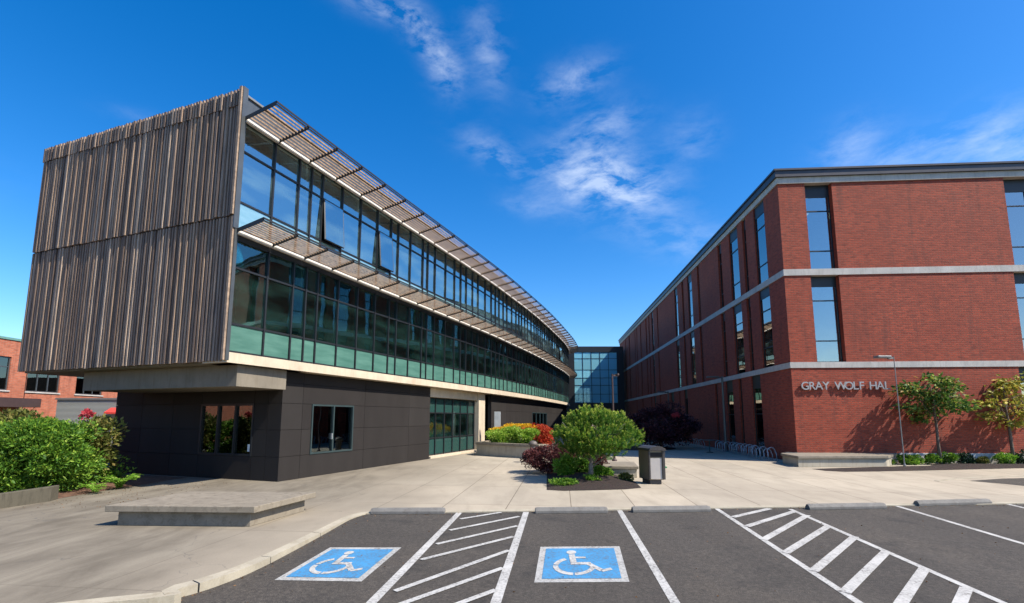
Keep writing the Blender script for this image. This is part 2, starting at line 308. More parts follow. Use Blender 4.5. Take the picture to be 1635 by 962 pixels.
# ------------------------------------------------------------------ builders
class MB:
    """collects boxes, prisms and tubes; build() links them as one mesh object"""
    def __init__(s): s.v = []; s.f = []; s.uv = []
    def face(s, pts, uvs):
        i = len(s.v); s.v += [tuple(p) for p in pts]; s.f.append(tuple(range(i, i+len(pts)))); s.uv += uvs
    def _quadbox(s, c, uvf):
        i = len(s.v); s.v += [tuple(p) for p in c]
        for q in ((0, 3, 2, 1), (4, 5, 6, 7), (0, 1, 5, 4), (1, 2, 6, 5), (2, 3, 7, 6), (3, 0, 4, 7)):
            s.f.append(tuple(i+k for k in q)); s.uv += uvf(q, c)
    def obox(s, O, d, n, u0, u1, n0, n1, z0, z1, z0b=None, z1b=None):
        """box in a wall frame: along d from u0 to u1, along outward n from n0 to n1; z*b are the heights at n1"""
        z0b = z0 if z0b is None else z0b; z1b = z1 if z1b is None else z1b
        def P(u, k, z): return (O[0]+d[0]*u+n[0]*k, O[1]+d[1]*u+n[1]*k, z)
        c = [P(u0, n0, z0), P(u1, n0, z0), P(u1, n1, z0b), P(u0, n1, z0b), P(u0, n0, z1), P(u1, n0, z1), P(u1, n1, z1b), P(u0, n1, z1b)]
        L = [(u0, n0), (u1, n0), (u1, n1), (u0, n1)]*2
        def uvf(q, c):
            zs = [c[k][2] for k in q]
            if q in ((0, 3, 2, 1), (4, 5, 6, 7)): return [(L[k][0], L[k][1]) for k in q]
            if q in ((0, 1, 5, 4), (2, 3, 7, 6)): return [(L[k][0], c[k][2]) for k in q]
            return [(L[k][1]+L[k][0], c[k][2]) for k in q]
        s._quadbox(c, uvf); return s
    def box(s, x0, x1, y0, y1, z0, z1): return s.obox((0, 0), (1, 0), (0, 1), x0, x1, y0, y1, z0, z1)
    def hexa(s, c): s._quadbox(c, lambda q, c: [(c[k][0]+c[k][1], c[k][2]) for k in q]); return s
    def prism(s, poly, z0, z1):
        n = len(poly); i = len(s.v)
        s.v += [(p[0], p[1], z0 if not callable(z0) else z0(p)) for p in poly]+[(p[0], p[1], z1 if not callable(z1) else z1(p)) for p in poly]
        s.f.append(tuple(range(i+n-1, i-1, -1))); s.uv += [(poly[k][0], poly[k][1]) for k in range(n-1, -1, -1)]
        s.f.append(tuple(range(i+n, i+2*n))); s.uv += [(p[0], p[1]) for p in poly]
        L = 0
        for k in range(n):
            j = (k+1) % n; l = math.dist(poly[k][:2], poly[j][:2])
            s.f.append((i+k, i+j, i+n+j, i+n+k)); s.uv += [(L, z0 if not callable(z0) else 0), (L+l, z0 if not callable(z0) else 0), (L+l, z1 if not callable(z1) else 1), (L, z1 if not callable(z1) else 1)]; L += l
        return s
    def tube(s, pts, r, seg=8, cap=True):
        pts = [Vector(p) for p in pts]; n = len(pts); rs = r if isinstance(r, (list, tuple)) else [r]*n
        i0 = len(s.v); up = Vector((0, 0, 1)); prevx = None
        for k, p in enumerate(pts):
            t = (pts[min(k+1, n-1)]-pts[max(k-1, 0)]).normalized()
            x = (t.cross(up) if abs(t.z) < .95 else t.cross(Vector((1, 0, 0)))) if prevx is None else (prevx-t*prevx.dot(t))
            x = x.normalized(); y = t.cross(x).normalized(); prevx = x
            for a in range(seg):
                w = 2*math.pi*a/seg; q = p+x*math.cos(w)*rs[k]+y*math.sin(w)*rs[k]; s.v.append(tuple(q))
        for k in range(n-1):
            for a in range(seg):
                b = (a+1) % seg; s.f.append((i0+k*seg+a, i0+k*seg+b, i0+(k+1)*seg+b, i0+(k+1)*seg+a)); s.uv += [(0, 0)]*4
        if cap:
            s.f.append(tuple(i0+a for a in range(seg-1, -1, -1))); s.uv += [(0, 0)]*seg
            s.f.append(tuple(i0+(n-1)*seg+a for a in range(seg))); s.uv += [(0, 0)]*seg
        return s
    def lathe(s, c, prof, seg=20):
        i0 = len(s.v); n = len(prof)
        for (r, z) in prof:
            for a in range(seg): s.v.append((c[0]+r*math.cos(2*math.pi*a/seg), c[1]+r*math.sin(2*math.pi*a/seg), c[2]+z))
        for k in range(n-1):
            for a in range(seg):
                b = (a+1) % seg; s.f.append((i0+k*seg+a, i0+k*seg+b, i0+(k+1)*seg+b, i0+(k+1)*seg+a)); s.uv += [(0, 0)]*4
        s.f.append(tuple(i0+a for a in range(seg-1, -1, -1))); s.uv += [(0, 0)]*seg
        s.f.append(tuple(i0+(n-1)*seg+a for a in range(seg))); s.uv += [(0, 0)]*seg
        return s
    def sheet(s, pts3):
        s.face(pts3, [(p[0], p[1]) for p in pts3]); return s
    def build(s, name, mat, parent=None, bevel=0, smooth=False, tri=False):
        org = wloc(parent) if parent is not None else Vector((0, 0, 0))
        me = bpy.data.meshes.new(name); me.from_pydata([(x-org.x, y-org.y, z-org.z) for x, y, z in s.v], [], s.f)
        uvl = me.uv_layers.new(name='UVMap')
        uvl.data.foreach_set('uv', [c for uv in s.uv for c in uv])
        me.materials.append(MATS[mat]); o = bpy.data.objects.new(name, me); COL.objects.link(o)
        bm = bmesh.new(); bm.from_mesh(me); bmesh.ops.recalc_face_normals(bm, faces=bm.faces)
        if tri: bmesh.ops.triangulate(bm, faces=bm.faces)
        bm.to_mesh(me); bm.free()
        if smooth: me.shade_smooth()
        if bevel:
            b = o.modifiers.new('bevel', 'BEVEL'); b.width = bevel; b.segments = 2; b.limit_method = 'ANGLE'
        if parent is not None: o.parent = parent
        return o
ORG = {}
def wloc(o): return ORG.get(o.name, Vector((0, 0, 0)))
def empty(name, loc, label, cat, group=None, kind=None):
    o = bpy.data.objects.new(name, None); COL.objects.link(o); o.location = loc; o.empty_display_size = .3
    ORG[o.name] = Vector(loc); tag(o, label, cat, group, kind); return o
def tag(o, label=None, cat=None, group=None, kind=None):
    if label: o['label'] = label
    if cat: o['category'] = cat
    if group: o['group'] = group
    if kind: o['kind'] = kind
    return o
def sub(o, parent):
    """register a part so that its own children are built in the same space"""
    ORG[o.name] = wloc(parent); return o
def structure(o): o['kind'] = 'structure'; return o
def copy_thing(o, loc, rz=0, label=None, scale=None):
    c = o.copy(); COL.objects.link(c); c.location = loc; c.rotation_euler = (0, 0, rz)
    if scale: c.scale = scale
    if label: c['label'] = label
    for ch in list(o.children):
        k = ch.copy(); COL.objects.link(k); k.parent = c
        for g in list(ch.children):
            q = g.copy(); COL.objects.link(q); q.parent = k
    return c

# leaves -----------------------------------------------------------
def leaf_mesh(name, mat, P, D, size, width, parent=None, jitter=.6, fold=.25):
    """P: points, D: outward directions; one folded four-vertex leaf at each"""
    n = len(P); rnd = RNG.normal(size=(n, 3))*jitter
    T = D+rnd; T /= np.linalg.norm(T, axis=1, keepdims=True)
    U = RNG.normal(size=(n, 3)); S = np.cross(T, U); S /= np.linalg.norm(S, axis=1, keepdims=True)
    Nn = np.cross(S, T); ln = (size*(.7+.6*RNG.random((n, 1)))); wd = ln*width
    a = P; b = P+T*ln*.5+S*wd*.5+Nn*ln*fold*.3; c = P+T*ln; d = P+T*ln*.5-S*wd*.5+Nn*ln*fold*.3
    V = np.stack([a, b, c, d], 1).reshape(-1, 3)
    idx = np.arange(n)*4
    Fc = np.concatenate([np.stack([idx, idx+1, idx+2], 1), np.stack([idx, idx+2, idx+3], 1)]).astype(int)
    org = wloc(parent) if parent is not None else Vector((0, 0, 0)); V = V-np.array(org)
    me = bpy.data.meshes.new(name); me.vertices.add(len(V)); me.vertices.foreach_set('co', V.ravel())
    me.loops.add(Fc.size); me.loops.foreach_set('vertex_index', Fc.ravel()); me.polygons.add(len(Fc)); me.polygons.foreach_set('loop_start', np.arange(len(Fc))*3)
    me.update(calc_edges=True); me.validate(); me.materials.append(MATS[mat])
    o = bpy.data.objects.new(name, me); COL.objects.link(o)
    if parent is not None: o.parent = parent
    return o
def blob_points(c, rad, n, lumps=40, lr=.32, inner=.3, flat_bottom=None, seed=0):
    """points on many overlapping lumps spread over an ellipsoid: uneven outline, gaps, light and dark clumps"""
    g = np.random.default_rng(seed+11); c = np.array(c); rad = np.array(rad)
    u = g.normal(size=(lumps, 3)); u /= np.linalg.norm(u, axis=1, keepdims=True)
    rr = (inner+(1-inner)*g.random((lumps, 1))**.5)*(1-lr*.6)
    C = u*rr; lrad = lr*(.6+.8*g.random(lumps))
    k = g.integers(0, lumps, n); w = g.normal(size=(n, 3)); w /= np.linalg.norm(w, axis=1, keepdims=True)
    w[:, 2] = np.abs(w[:, 2])*.9+w[:, 2]*.1*0 + np.where(g.random(n) < .25, -abs(w[:, 2])*1.5, 0)
    pts = C[k]+w*lrad[k][:, None]*(.55+.5*g.random((n, 1)))
    D = w+C[k]*.6+np.array([0, 0, .25]); D /= np.linalg.norm(D, axis=1, keepdims=True)
    P = c+pts*rad
    if flat_bottom is not None:
        P[:, 2] = np.maximum(P[:, 2], flat_bottom+.1*g.random(n))
    return P, D
def limbs(mb, base, top, r, crown, nb=9, seed=1, start=.35):
    g = random.Random(seed); base = Vector(base); top = Vector(top); ax = top-base
    pts = [base+ax*t+Vector((g.uniform(-1, 1), g.uniform(-1, 1), 0))*r*.8*(0 if t in (0,) else 1) for t in (0, .25, .5, .75, 1)]
    mb.tube(pts, [r*1.25, r, r*.85, r*.6, r*.25], 8)
    for k in range(nb):
        t = start+(1-start)*k/nb; p = base+ax*t; a = g.uniform(0, 6.28)+k*2.4
        e = Vector(crown[0])+Vector((math.cos(a)*crown[1][0], math.sin(a)*crown[1][1], g.uniform(-.4, .7)*crown[1][2]))*g.uniform(.55, .85)
        mid = (p+e)/2+Vector((0, 0, -.08*(e-p).length)); mb.tube([p, mid, e], [r*.45, r*.28, r*.1], 5)
    return mb

# ================================================================== GROUND
FE = [(-3.25, 10.95), (12.18, 12.18), (45, 14.8)]     # front edge of the plaza
def yedge(x): return FE[0][1]+(FE[1][1]-FE[0][1])/(FE[1][0]-FE[0][0])*(x-FE[0][0])
def za(x, y): return -.03-.02*(yedge(x)-y)
def ata(px, py, lift=0.0):
    z = -.05
    for _ in range(8):
        p = at(px, py, z); z = za(p.x, p.y)+lift
    return Vector((p.x, p.y, z))
curve_pts = [at(560, 826), at(520, 846), at(469, 871), at(415, 896), at(363, 916), at(290, 937), at(154, 962)]
edge = [(-40, 3.9), (-12, 4.0)]+[tuple(p) for p in reversed(curve_pts)]+[FE[0], FE[1], FE[2]]
# smooth the kerb line
def catmull(pts, k=6):
    P = [Vector(p).to_3d() if len(p) == 2 else Vector(p) for p in pts]; P = [P[0]]+P+[P[-1]]; o = []
    for i in range(1, len(P)-2):
        for j in range(k):
            t = j/k; a, b, c, d = P[i-1:i+3]
            o.append(.5*((2*b)+(c-a)*t+(2*a-5*b+4*c-d)*t*t+(3*b-a-3*c+d)*t**3))
    o.append(P[-2]); return o
el = [Vector((p.x, p.y)) for p in catmull(edge[:-2], 6)]+[Vector(FE[1]), Vector(FE[2])]
nrm = []
for i, p in enumerate(el):
    t = (el[min(i+1, len(el)-1)]-el[max(i-1, 0)]).normalized(); nrm.append(Vector((-t.y, t.x)))
inner = [p+n*.16 for p, n in zip(el, nrm)]
mb = MB()
mb.sheet([(p.x, p.y, 0) for p in inner]+[(45, 90, 0), (-40, 90, 0)])
structure(mb.build('plaza_paving', 'plaza_concrete', tri=True))
mb = MB()
acc = 0
for i in range(len(el)-1):
    a, b, c, d = el[i], el[i+1], inner[i+1], inner[i]
    zi = .004
    if i in (19, 31, 40): b = b.lerp(a, .06/(b-a).length*.35); c = c.lerp(d, .06/(b-a).length*.35)
    mb.hexa([(a.x, a.y, -.6), (b.x, b.y, -.6), (c.x, c.y, -.6), (d.x, d.y, -.6), (a.x, a.y, zi-.01), (b.x, b.y, zi-.01), (c.x, c.y, zi), (d.x, d.y, zi)])
structure(mb.build('kerb', 'kerb_concrete'))
mb = MB()
for (x0, x1) in ((-80, -12), (-12, 14), (14, 45), (45, 90)):
    mb.sheet([(x0, -60, za(x0, -60)), (x1, -60, za(x1, -60)), (x1, 15 if x0 >= 12 else 14, za(x1, 15)), (x0, 14, za(x0, 14))])
# one tilted sheet
mb = MB(); mb.sheet([(-90, -70, za(-90, -70)), (110, -70, za(110, -70)), (110, yedge(110)+.1, za(110, yedge(110)+.1)), (-90, yedge(-90)+.1, za(-90, yedge(-90)+.1))])
structure(mb.build('parking_asphalt', 'asphalt'))
mb = MB(); mb.prism([(-900, -900), (900, -900), (900, 1500), (-900, 1500)], -4.0, -2.6)
structure(mb.build('ground', 'lawn'))
mb = MB(); mb.sheet([(-300, 12.5, -.03), (-16, 12.5, -.03), (-16, 92, -.03), (45, 92, -.03), (45, 16, -.03), (300, 16, -.03), (300, 500, -.03), (-300, 500, -.03)])
structure(mb.build('lawn_sheet', 'lawn', tri=True))

# ------------------------------------------------------------------ road markings
def stripe(mb, p, q, w, lift=.005):
    a = ata(*p, lift); b = ata(*q, lift); d = (b-a); n = Vector((-d.y, d.x, 0)).normalized()*w/2
    c = [a+n, a-n, b-n, b+n]; mb.sheet([(v.x, v.y, za(v.x, v.y)+lift) for v in c])
def mark(name, label, group, segs):
    o0 = ata(*segs[0][0]); e = empty(name, (o0.x, o0.y, o0.z), label, 'road marking', group)
    return e
G1 = 'white painted parking bay lines'
def line_thing(label, segs, w):
    mb = MB()
    for p, q in segs: stripe(mb, p, q, w)
    tag(mb.build('bay_line', 'white_road_paint'), label, 'bay line', G1)
line_thing('white bay line right of the blue square in the middle', [((989, 814), (1086, 975))], .12)
line_thing('worn white bay line right of the hatched aisle on the right', [((1429, 806.5), (1640, 869.5))], .11)
line_thing('short white bay line at the far right edge beyond the last wheel stop', [((1600, 802.5), (1640, 811.5))], .11)
def hatch(label, rails, bars, w, wb):
    p = ata(*rails[0][0]); e = empty('hatched_aisle', (p.x, p.y, p.z), label, 'road marking', 'hatched aisles between the bays')
    for a, b in rails:
        mb = MB(); stripe(mb, a, b, w, .006); mb.build('side_line', 'white_road_paint', e)
    for a, b in bars:
        mb = MB(); stripe(mb, a, b, wb, .012); mb.build('diagonal_bar', 'white_road_paint', e)
hatch('white hatched aisle between the two blue wheelchair squares', [((734, 817.5), (583, 972)), ((840, 817), (788, 972))],
      [((735, 828), (800, 817.5)), ((718, 846), (829, 824)), ((697, 868), (826, 839)), ((672, 893), (820, 856)), ((630.5, 943), (812.5, 878)), ((625, 969), (803, 906)), ((700, 975), (792, 941))], .13, .095)
hatch('wide white hatched aisle with thick bars on the right of the car park', [((1144, 811.5), (1387, 972)), ((1262, 812.5), (1624, 972))],
      [((1170, 825), (1229, 811.5)), ((1192, 840), (1268, 816)), ((1219, 861), (1289, 822)), ((1254, 882), (1323, 839)), ((1299, 911), (1365, 856)), ((1349, 945), (1415, 880)), ((1432, 972), (1476, 907)), ((1527, 975), (1543, 938))], .105, .135)
def isa(c4, label):
    C = [ata(*q) for q in c4]    # bl, br, tr, tl
    e = empty('wheelchair_marking', tuple(C[0]), label, 'road marking', 'painted wheelchair squares')
    def P(u, v, lift):
        x = (C[0]*(1-u)*(1-v)+C[1]*u*(1-v)+C[2]*u*v+C[3]*(1-u)*v); return (x.x, x.y, za(x.x, x.y)+lift)
    b = .075
    MB().sheet([P(0, 0, .004), P(1, 0, .004), P(1, 1, .004), P(0, 1, .004)]).build('border', 'border_paint', e)
    MB().sheet([P(b, b, .009), P(1-b, b, .009), P(1-b, 1-b, .009), P(b, 1-b, .009)]).build('blue_field', 'blue_road_paint', e)
    mb = MB(); L = .014
    def S(u, v): return P(b+(1-2*b)*u, b+(1-2*b)*v, L)
    mb.sheet([S(.37+.07*math.cos(a*math.pi/10), .84+.07*math.sin(a*math.pi/10)) for a in range(20)])
    def thick(p, q, w):
        d = Vector((q[0]-p[0], q[1]-p[1])).normalized(); n = Vector((-d.y, d.x))*w/2
        mb.sheet([S(p[0]+n.x, p[1]+n.y), S(p[0]-n.x, p[1]-n.y), S(q[0]-n.x, q[1]-n.y), S(q[0]+n.x, q[1]+n.y)])
    thick((.375, .755), (.40, .475), .085); thick((.425, .645), (.57, .645), .055); thick((.36, .445), (.635, .445), .075)
    thick((.605, .425), (.77, .22), .075); thick((.765, .205), (.9, .27), .065)
    def arc(a0, a1):
        for k in range(12):
            t0 = R(a0+(a1-a0)*k/12); t1 = R(a0+(a1-a0)*(k+1)/12); r0, r1 = .215, .285
            q = lambda r, t: S(.41+r*math.cos(t), .37+r*math.sin(t)); mb.sheet([q(r0, t0), q(r1, t0), q(r1, t1), q(r0, t1)])
    arc(118, 172); arc(178, 266); arc(271, 350)
    mb.build('wheelchair_symbol', 'white_road_paint', e)
isa([(438, 926), (577, 928.5), (641, 874), (527, 874)], 'blue painted wheelchair square on the asphalt, the left one beside the curved kerb')
isa([(853, 930), (1005, 929), (989, 872), (863, 873)], 'blue painted wheelchair square on the asphalt, the right one between hatching and bay line')
# wheel stops
WS = [((591, 821), (710, 820.5), 'concrete wheel stop farthest left, where the kerb starts to curve'), ((855, 820), (971, 819), 'concrete wheel stop above the right blue wheelchair square'),
      ((1011, 818.5), (1136, 817), 'concrete wheel stop just below the litter bin'), ((1293, 814), (1417, 812), 'concrete wheel stop right of the wide hatched aisle'),
      ((1468, 808), (1585, 805), 'tilted concrete wheel stop farthest to the right')]
for a, b, lab in WS:
    A = ata(*a); B = ata(*b); d = Vector((B.x-A.x, B.y-A.y)).normalized(); n = Vector((-d.y, d.x)); Ln = math.dist(A[:2], B[:2])
    mb = MB(); prof = [(0, 0), (.16, 0), (.16, .06), (.115, .125), (.045, .125), (0, .06)]
    i0 = len(mb.v)
    for u in (0, .05, Ln-.05, Ln):
        sh = .88 if u in (0, Ln) else 1
        for (y, z) in prof:
            x = A.x+d.x*u+n.x*y; yy = A.y+d.y*u+n.y*y; mb.v.append((x, yy, za(x, yy)+z*sh))
    for k in range(3):
        for j in range(6):
            q = (j+1) % 6; mb.f.append((k*6+j, k*6+q, (k+1)*6+q, (k+1)*6+j)); mb.uv += [(0, 0)]*4
    mb.f.append(tuple(range(6))); mb.f.append(tuple(range(18, 24))); mb.uv += [(0, 0)]*12
    tag(mb.build('wheel_stop', 'wheel_stop_concrete', bevel=.008), lab, 'wheel stop', 'concrete wheel stops at the bay heads')
# driveway at the right
mb = MB(); P = [at(*q) for q in ((1548, 767.5), (1600, 764), (1660, 762.5), (1760, 762), (1760, 792), (1660, 778), (1600, 772))]; mb.sheet([(p.x, p.y, .006) for p in P])
structure(mb.build('driveway', 'asphalt', tri=True))
mb = MB(); P = [at(*q) for q in ((1500, 768.5), (1530, 764.5), (1570, 762), (1640, 760.5), (1760, 760))]
for a, b in zip(P, P[1:]): mb.hexa([(a.x, a.y, -.05), (b.x, b.y, -.05), (b.x, b.y+.2, -.05), (a.x, a.y+.2, -.05), (a.x, a.y, .01+.06*(a.x>19.5)), (b.x, b.y, .01+.06*(b.x>19.5)), (b.x, b.y+.2, .01+.06*(b.x>19.5)), (a.x, a.y+.2, .01+.06*(a.x>19.5))])
structure(mb.build('driveway_kerb', 'kerb_concrete'))

# ================================================================== LEFT BUILDING
CP = [(-8.316, 13.66), (-7.40, 16.1), (-5.90, 20.0), (-4.0, 24.8), (-1.65, 31.0), (0.05, 36.0), (1.75, 41.2), (3.4, 46.8), (5.9, 56.0), (6.95, 60.5), (7.55, 63.5), (7.85, 66.3), (7.85, 69.5)]
dense = catmull(CP, 24); cum = [0]
for a, b in zip(dense, dense[1:]): cum.append(cum[-1]+(b-a).length)
SL = cum[-1]
def PT(s):
    s = max(0, min(SL, s)); lo = np.searchsorted(cum, s)-1; lo = max(0, min(len(cum)-2, int(lo))); t = (s-cum[lo])/(cum[lo+1]-cum[lo]); p = dense[lo].lerp(dense[lo+1], t); return Vector((p.x, p.y))
def TN(s):
    d = (PT(min(SL, s+.3))-PT(max(0, s-.3))).normalized(); return d, Vector((d.y, -d.x))
def off(s, k): p = PT(s); d, n = TN(s); return p+n*k
def seg(mb, s0, s1, n0, n1, z0, z1, z0b=None, z1b=None):
    """curved-wall box between arc positions, mitred on both ends"""
    z0b = z0 if z0b is None else z0b; z1b = z1 if z1b is None else z1b
    a0, a1, b0, b1 = off(s0, n0), off(s0, n1), off(s1, n0), off(s1, n1)
    mb.hexa([(a0.x, a0.y, z0), (b0.x, b0.y, z0), (b1.x, b1.y, z0b), (a1.x, a1.y, z0b), (a0.x, a0.y, z1), (b0.x, b0.y, z1), (b1.x, b1.y, z1b), (a1.x, a1.y, z1b)])
def sx(px, k, z):
    lo, hi = 0, SL
    for _ in range(40):
        m_ = (lo+hi)/2; p = off(m_, k)
        if proj(p.x, p.y, z)[0] < px: lo = m_
        else: hi = m_
    return lo
WD = Vector((-.9417, .3364)); WN = Vector((-.3364, -.9417)); P0 = Vector(CP[0])
LB = empty('academic_building', (-8.3, 13.7, 0), 'long curved building with weathered wood slat end wall, glass facade and two rows of sunshades', 'building')
# bay rhythm
bays = []; s = .0
first = [1.22, 1.06, .58, .55, 1.08, 1.11, 1.13, .99, .56, 1.0, 1.13, .47, .73]
for w in first: bays.append((s, s+w)); s += w
k = 0; pat = [1.1, 1.1, .55, .95, 1.15, .55]
while s < SL-1.6:
    w = pat[k % 6]+pat[(k+1) % 6]; bays.append((s, s+w)); s += w; k += 2
bays.append((s, SL))
lv = {1: [(4.03, 4.86), (4.86, 6.56), (6.56, 7.42)], 2: [(7.72, 8.61), (8.61, 10.24), (10.24, 11.22)]}
open_sash = {4: 2, 6: 2}
for fl in (1, 2):
    for bi, (a, b) in enumerate(bays):
        fr = MB(); halves = [(a, b)] if bi < 13 else [(a, a+(b-a)*.52), (a+(b-a)*.52, b)]
        for (h0, h1) in halves: seg(fr, h0, h0+.055, -.1, .07, lv[fl][0][0]-.02, lv[fl][2][1])
        for (z0, z1) in lv[fl]: seg(fr, a+.056, b, -.08, .045, z0-.03, z0+.03)
        seg(fr, a+.056, b, -.08, .045, lv[fl][2][1]-.03, lv[fl][2][1]+.02)
        w = sub(fr.build('window', 'dark_metal', LB), LB)
        g = MB(); sp = MB()
        is_open = fl == 2 and bi in (4, 7, 30)
        for (h0, h1) in halves:
            for li, (z0, z1) in enumerate(lv[fl]):
                if is_open and li == 1:
                    sash = MB(); m0, m1 = h0+.07, h1-.02; ez = z0+.06; out_ = .13
                    seg(sash, m0, m1, -.0, .02, ez, z1-.04)
                    # top hung sash pushed outwards at its foot
                    q = []
                    for ss_ in (m0, m1):
                        for (kk, z) in ((.07, z1-.05), (.07+out_, z0+.02)): p = off(ss_, kk); q.append((p.x, p.y, z))
                    th = MB(); d_, n_ = TN(m0); o2 = Vector((n_.x, n_.y, 0))*.05
                    A, B_, C_, D_ = [Vector(v) for v in (q[0], q[1], q[3], q[2])]
                    th.hexa([A, B_, C_, D_, A+o2, B_+o2, C_+o2, D_+o2]); th.build('open_sash', 'curtain_glass', w)
                    f2 = MB()
                    for (x, y) in ((A, B_), (D_, C_), (B_, C_), (A, D_)): f2.tube([x+o2/2, y+o2/2], .035, 4)
                    f2.build('sash_frame', 'dark_metal', w)
                elif li == 0: seg(sp, h0+.056, h1, -.03, .012, z0+.03, z1-.03)
                else: seg(g, h0+.056, h1, -.02, .006, z0+.03, z1-.03)
        g.build('pane', 'curtain_glass' if fl == 2 else 'lower_curtain_glass', w)
        sp.build('spandrel', 'spandrel_glass' if fl == 1 else 'pale_teal_glass', w)
        # blinds behind the glass of some bays
        mid = (a+b)/2; bl = MB(); rb = random.Random(bi*7+fl)
        dark_run = (fl == 2 and 22 < mid < 29) or (fl == 1 and 22 < mid < 62)
        zt = lv[fl][2][1]-.05; n_sl = 0
        if dark_run:
            z = lv[fl][1][0]+.08
            while z < lv[fl][1][1]-.02: seg(bl, a+.09, b-.04, -.20, -.16, z, z+.085); z += .12
            bl.build('dark_louvre', 'dark_blind', w)
        elif rb.random() < (.75 if fl == 2 else .6):
            z = zt; drop = rb.choice([.35, .8, .8, 1.6, 2.4])
            while z > zt-drop: seg(bl, a+.09, b-.04, -.26, -.2, z-.035, z); z -= .085
            bl.build('blind', 'window_blind', w)
# beam, spandrel band between floors, roof fascia
def run(name, mat, n0, n1, z0, z1, s0=0, s1=None, step=1.5, bevel=0):
    mb = MB(); s1 = SL if s1 is None else s1; n = max(1, int((s1-s0)/step))
    for k in range(n): seg(mb, s0+(s1-s0)*k/n, s0+(s1-s0)*(k+1)/n, n0, n1, z0, z1)
    return mb.build(name, mat, LB, bevel)
run('edge_beam', 'beam_concrete', -.9, .10, 3.70, 4.0)
run('floor_band', 'dark_metal', -.35, .03, 7.445, 7.69)
run('fascia', 'grey_paint', -.35, .04, 11.245, 12.0)
run('roof_edge', 'lamp_grey', -.45, .10, 12.003, 12.07)
# slabs and inner shell
poly = [off(SL*k/40, -.3) for k in range(41)]; back = [off(SL*k/40, -9.7) for k in range(40, -1, -1)]
slab = [tuple(p) for p in poly+back]
for z0, z1, nm, mt_ in ((3.75, 3.99, 'floor_slab', 'interior_floor'), (7.5, 7.65, 'floor_slab', 'interior_ceiling'), (11.3, 11.9, 'roof', 'roofing')):
    MB().prism(slab, z0, z1).build(nm, mt_, LB, tri=True)
run('inner_wall', 'interior_wall', -5.6, -5.4, 4.0, 7.5); run('inner_wall', 'interior_wall', -5.6, -5.4, 7.66, 11.3)
run('rear_wall', 'charcoal_panel', -9.9, -9.72, 3.78, 11.95); run('rear_base_wall', 'charcoal_panel', -9.9, -9.72, 0, 3.77, 6)
mb = MB(); rr = random.Random(4)
for s_ in [x*3.3+2 for x in range(20)]:
    for (z0, z1) in ((4.0, 7.5), (7.66, 11.3)): seg(mb, s_, s_+.35, -1.1, -.8, z0, z1)
mb.build('column', 'interior_ceiling', LB)
# far end wall
d_, n_ = TN(SL); pe = PT(SL)
MB().obox(pe, d_, n_, .01, .25, -9.9, .12, 0, 12.0).build('end_wall', 'dark_metal', LB)
MB().obox(pe, d_, n_, -.02, .4, .13, .75, 0, 11.3).build('corner_box', 'dark_metal', LB)
# wood slat end wall
WL = 9.94
MB().obox(P0, WD, WN, .12, WL, -.32, -.12, 3.78, 11.75).build('end_backing', 'black_backing', LB)
rs = random.Random(21)
def slats(name, z0, z1, push, sp):
    mb = MB(); u = .10
    while u < WL-.03:
        w = rs.choice([.062, .07, .08]); dp = rs.choice([.045, .055, .065, .075]); e = rs.uniform(-.012, .012)
        mb.obox(P0, WD, WN, u, u+w, -.04, dp+push, z0+e, z1); u += w+.066
    return mb.build(name, 'weathered_cedar', LB)
slats('wood_screen', 11.66, 12.2, .06, 0); slats('wood_screen', 8.13, 11.65, .04, 0); slats('wood_screen', 3.74, 8.10, 0, 0)
mb = MB()
for z in (3.95, 5.2, 6.6, 7.95, 8.4, 9.8, 11.2, 11.78, 12.02): mb.obox(P0, WD, WN, .02, WL, -.11, -.045, z, z+.08)
mb.build('screen_rail', 'bracket_metal', LB)
MB().obox(P0, WD, WN, 0, WL, -.04, .035, 8.102, 8.128).build('screen_flashing', 'black_backing', LB)
mb = MB(); mb.obox(P0, WD, WN, -.075, .015, -.04, .17, 8.13, 12.24); mb.obox(P0, WD, WN, -.07, .01, -.04, .12, 3.76, 8.08)
mb.build('corner_board', 'sunshade_cedar', LB)
MB().obox(P0, WD, WN, -.11, -.078, -.05, .12, 7.72, 12.26).obox(P0, WD, WN, -.11, -.078, -.05, .06, 3.76, 7.7).build('corner_trim', 'grey_paint', LB)
# side wall on the far left (returns towards the back)
PLf = P0+WD*WL
MB().obox(P0, WD, WN, WL-.15, WL, -12, -.33, 3.78, 12.0).build('side_wall', 'charcoal_panel', LB)
# soffit under the wooden end and the concrete bracket slab
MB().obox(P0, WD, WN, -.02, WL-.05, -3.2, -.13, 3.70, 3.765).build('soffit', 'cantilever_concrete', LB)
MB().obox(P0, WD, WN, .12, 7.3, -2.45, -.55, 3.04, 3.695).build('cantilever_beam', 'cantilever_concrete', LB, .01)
# charcoal base storey
GO = -.36; G0 = Vector((-7.70, 16.0)); sG = sx(443, GO, 0)
G0 = off(sG, GO)
levels = [0, .8, 1.7, 2.6, 3.3, 3.69]
def panels_run(s0, s1, cuts, holes=()):
    mb = MB(); bk = MB(); cs = [s0]+[c for c in cuts if s0 < c < s1]+[s1]
    for a, b in zip(cs, cs[1:]):
        n = max(1, int((b-a)/2.2))
        for z0, z1 in zip(levels, levels[1:]):
            pieces = [(a, b)]
            for (h0, h1, hz0, hz1) in holes:
                new = []
                for (x, y) in pieces:
                    if z1 <= hz0+.01 or z0 >= hz1-.01 or y <= h0 or x >= h1: new.append((x, y)); continue
                    if x < h0: new.append((x, h0))
                    if y > h1: new.append((h1, y))
                pieces = new
            for (x, y) in pieces: seg(mb, x+.006, y-.006, GO-.06, GO, z0+.006, z1-.006)
            
    return mb.build('wall', 'charcoal_panel', LB)
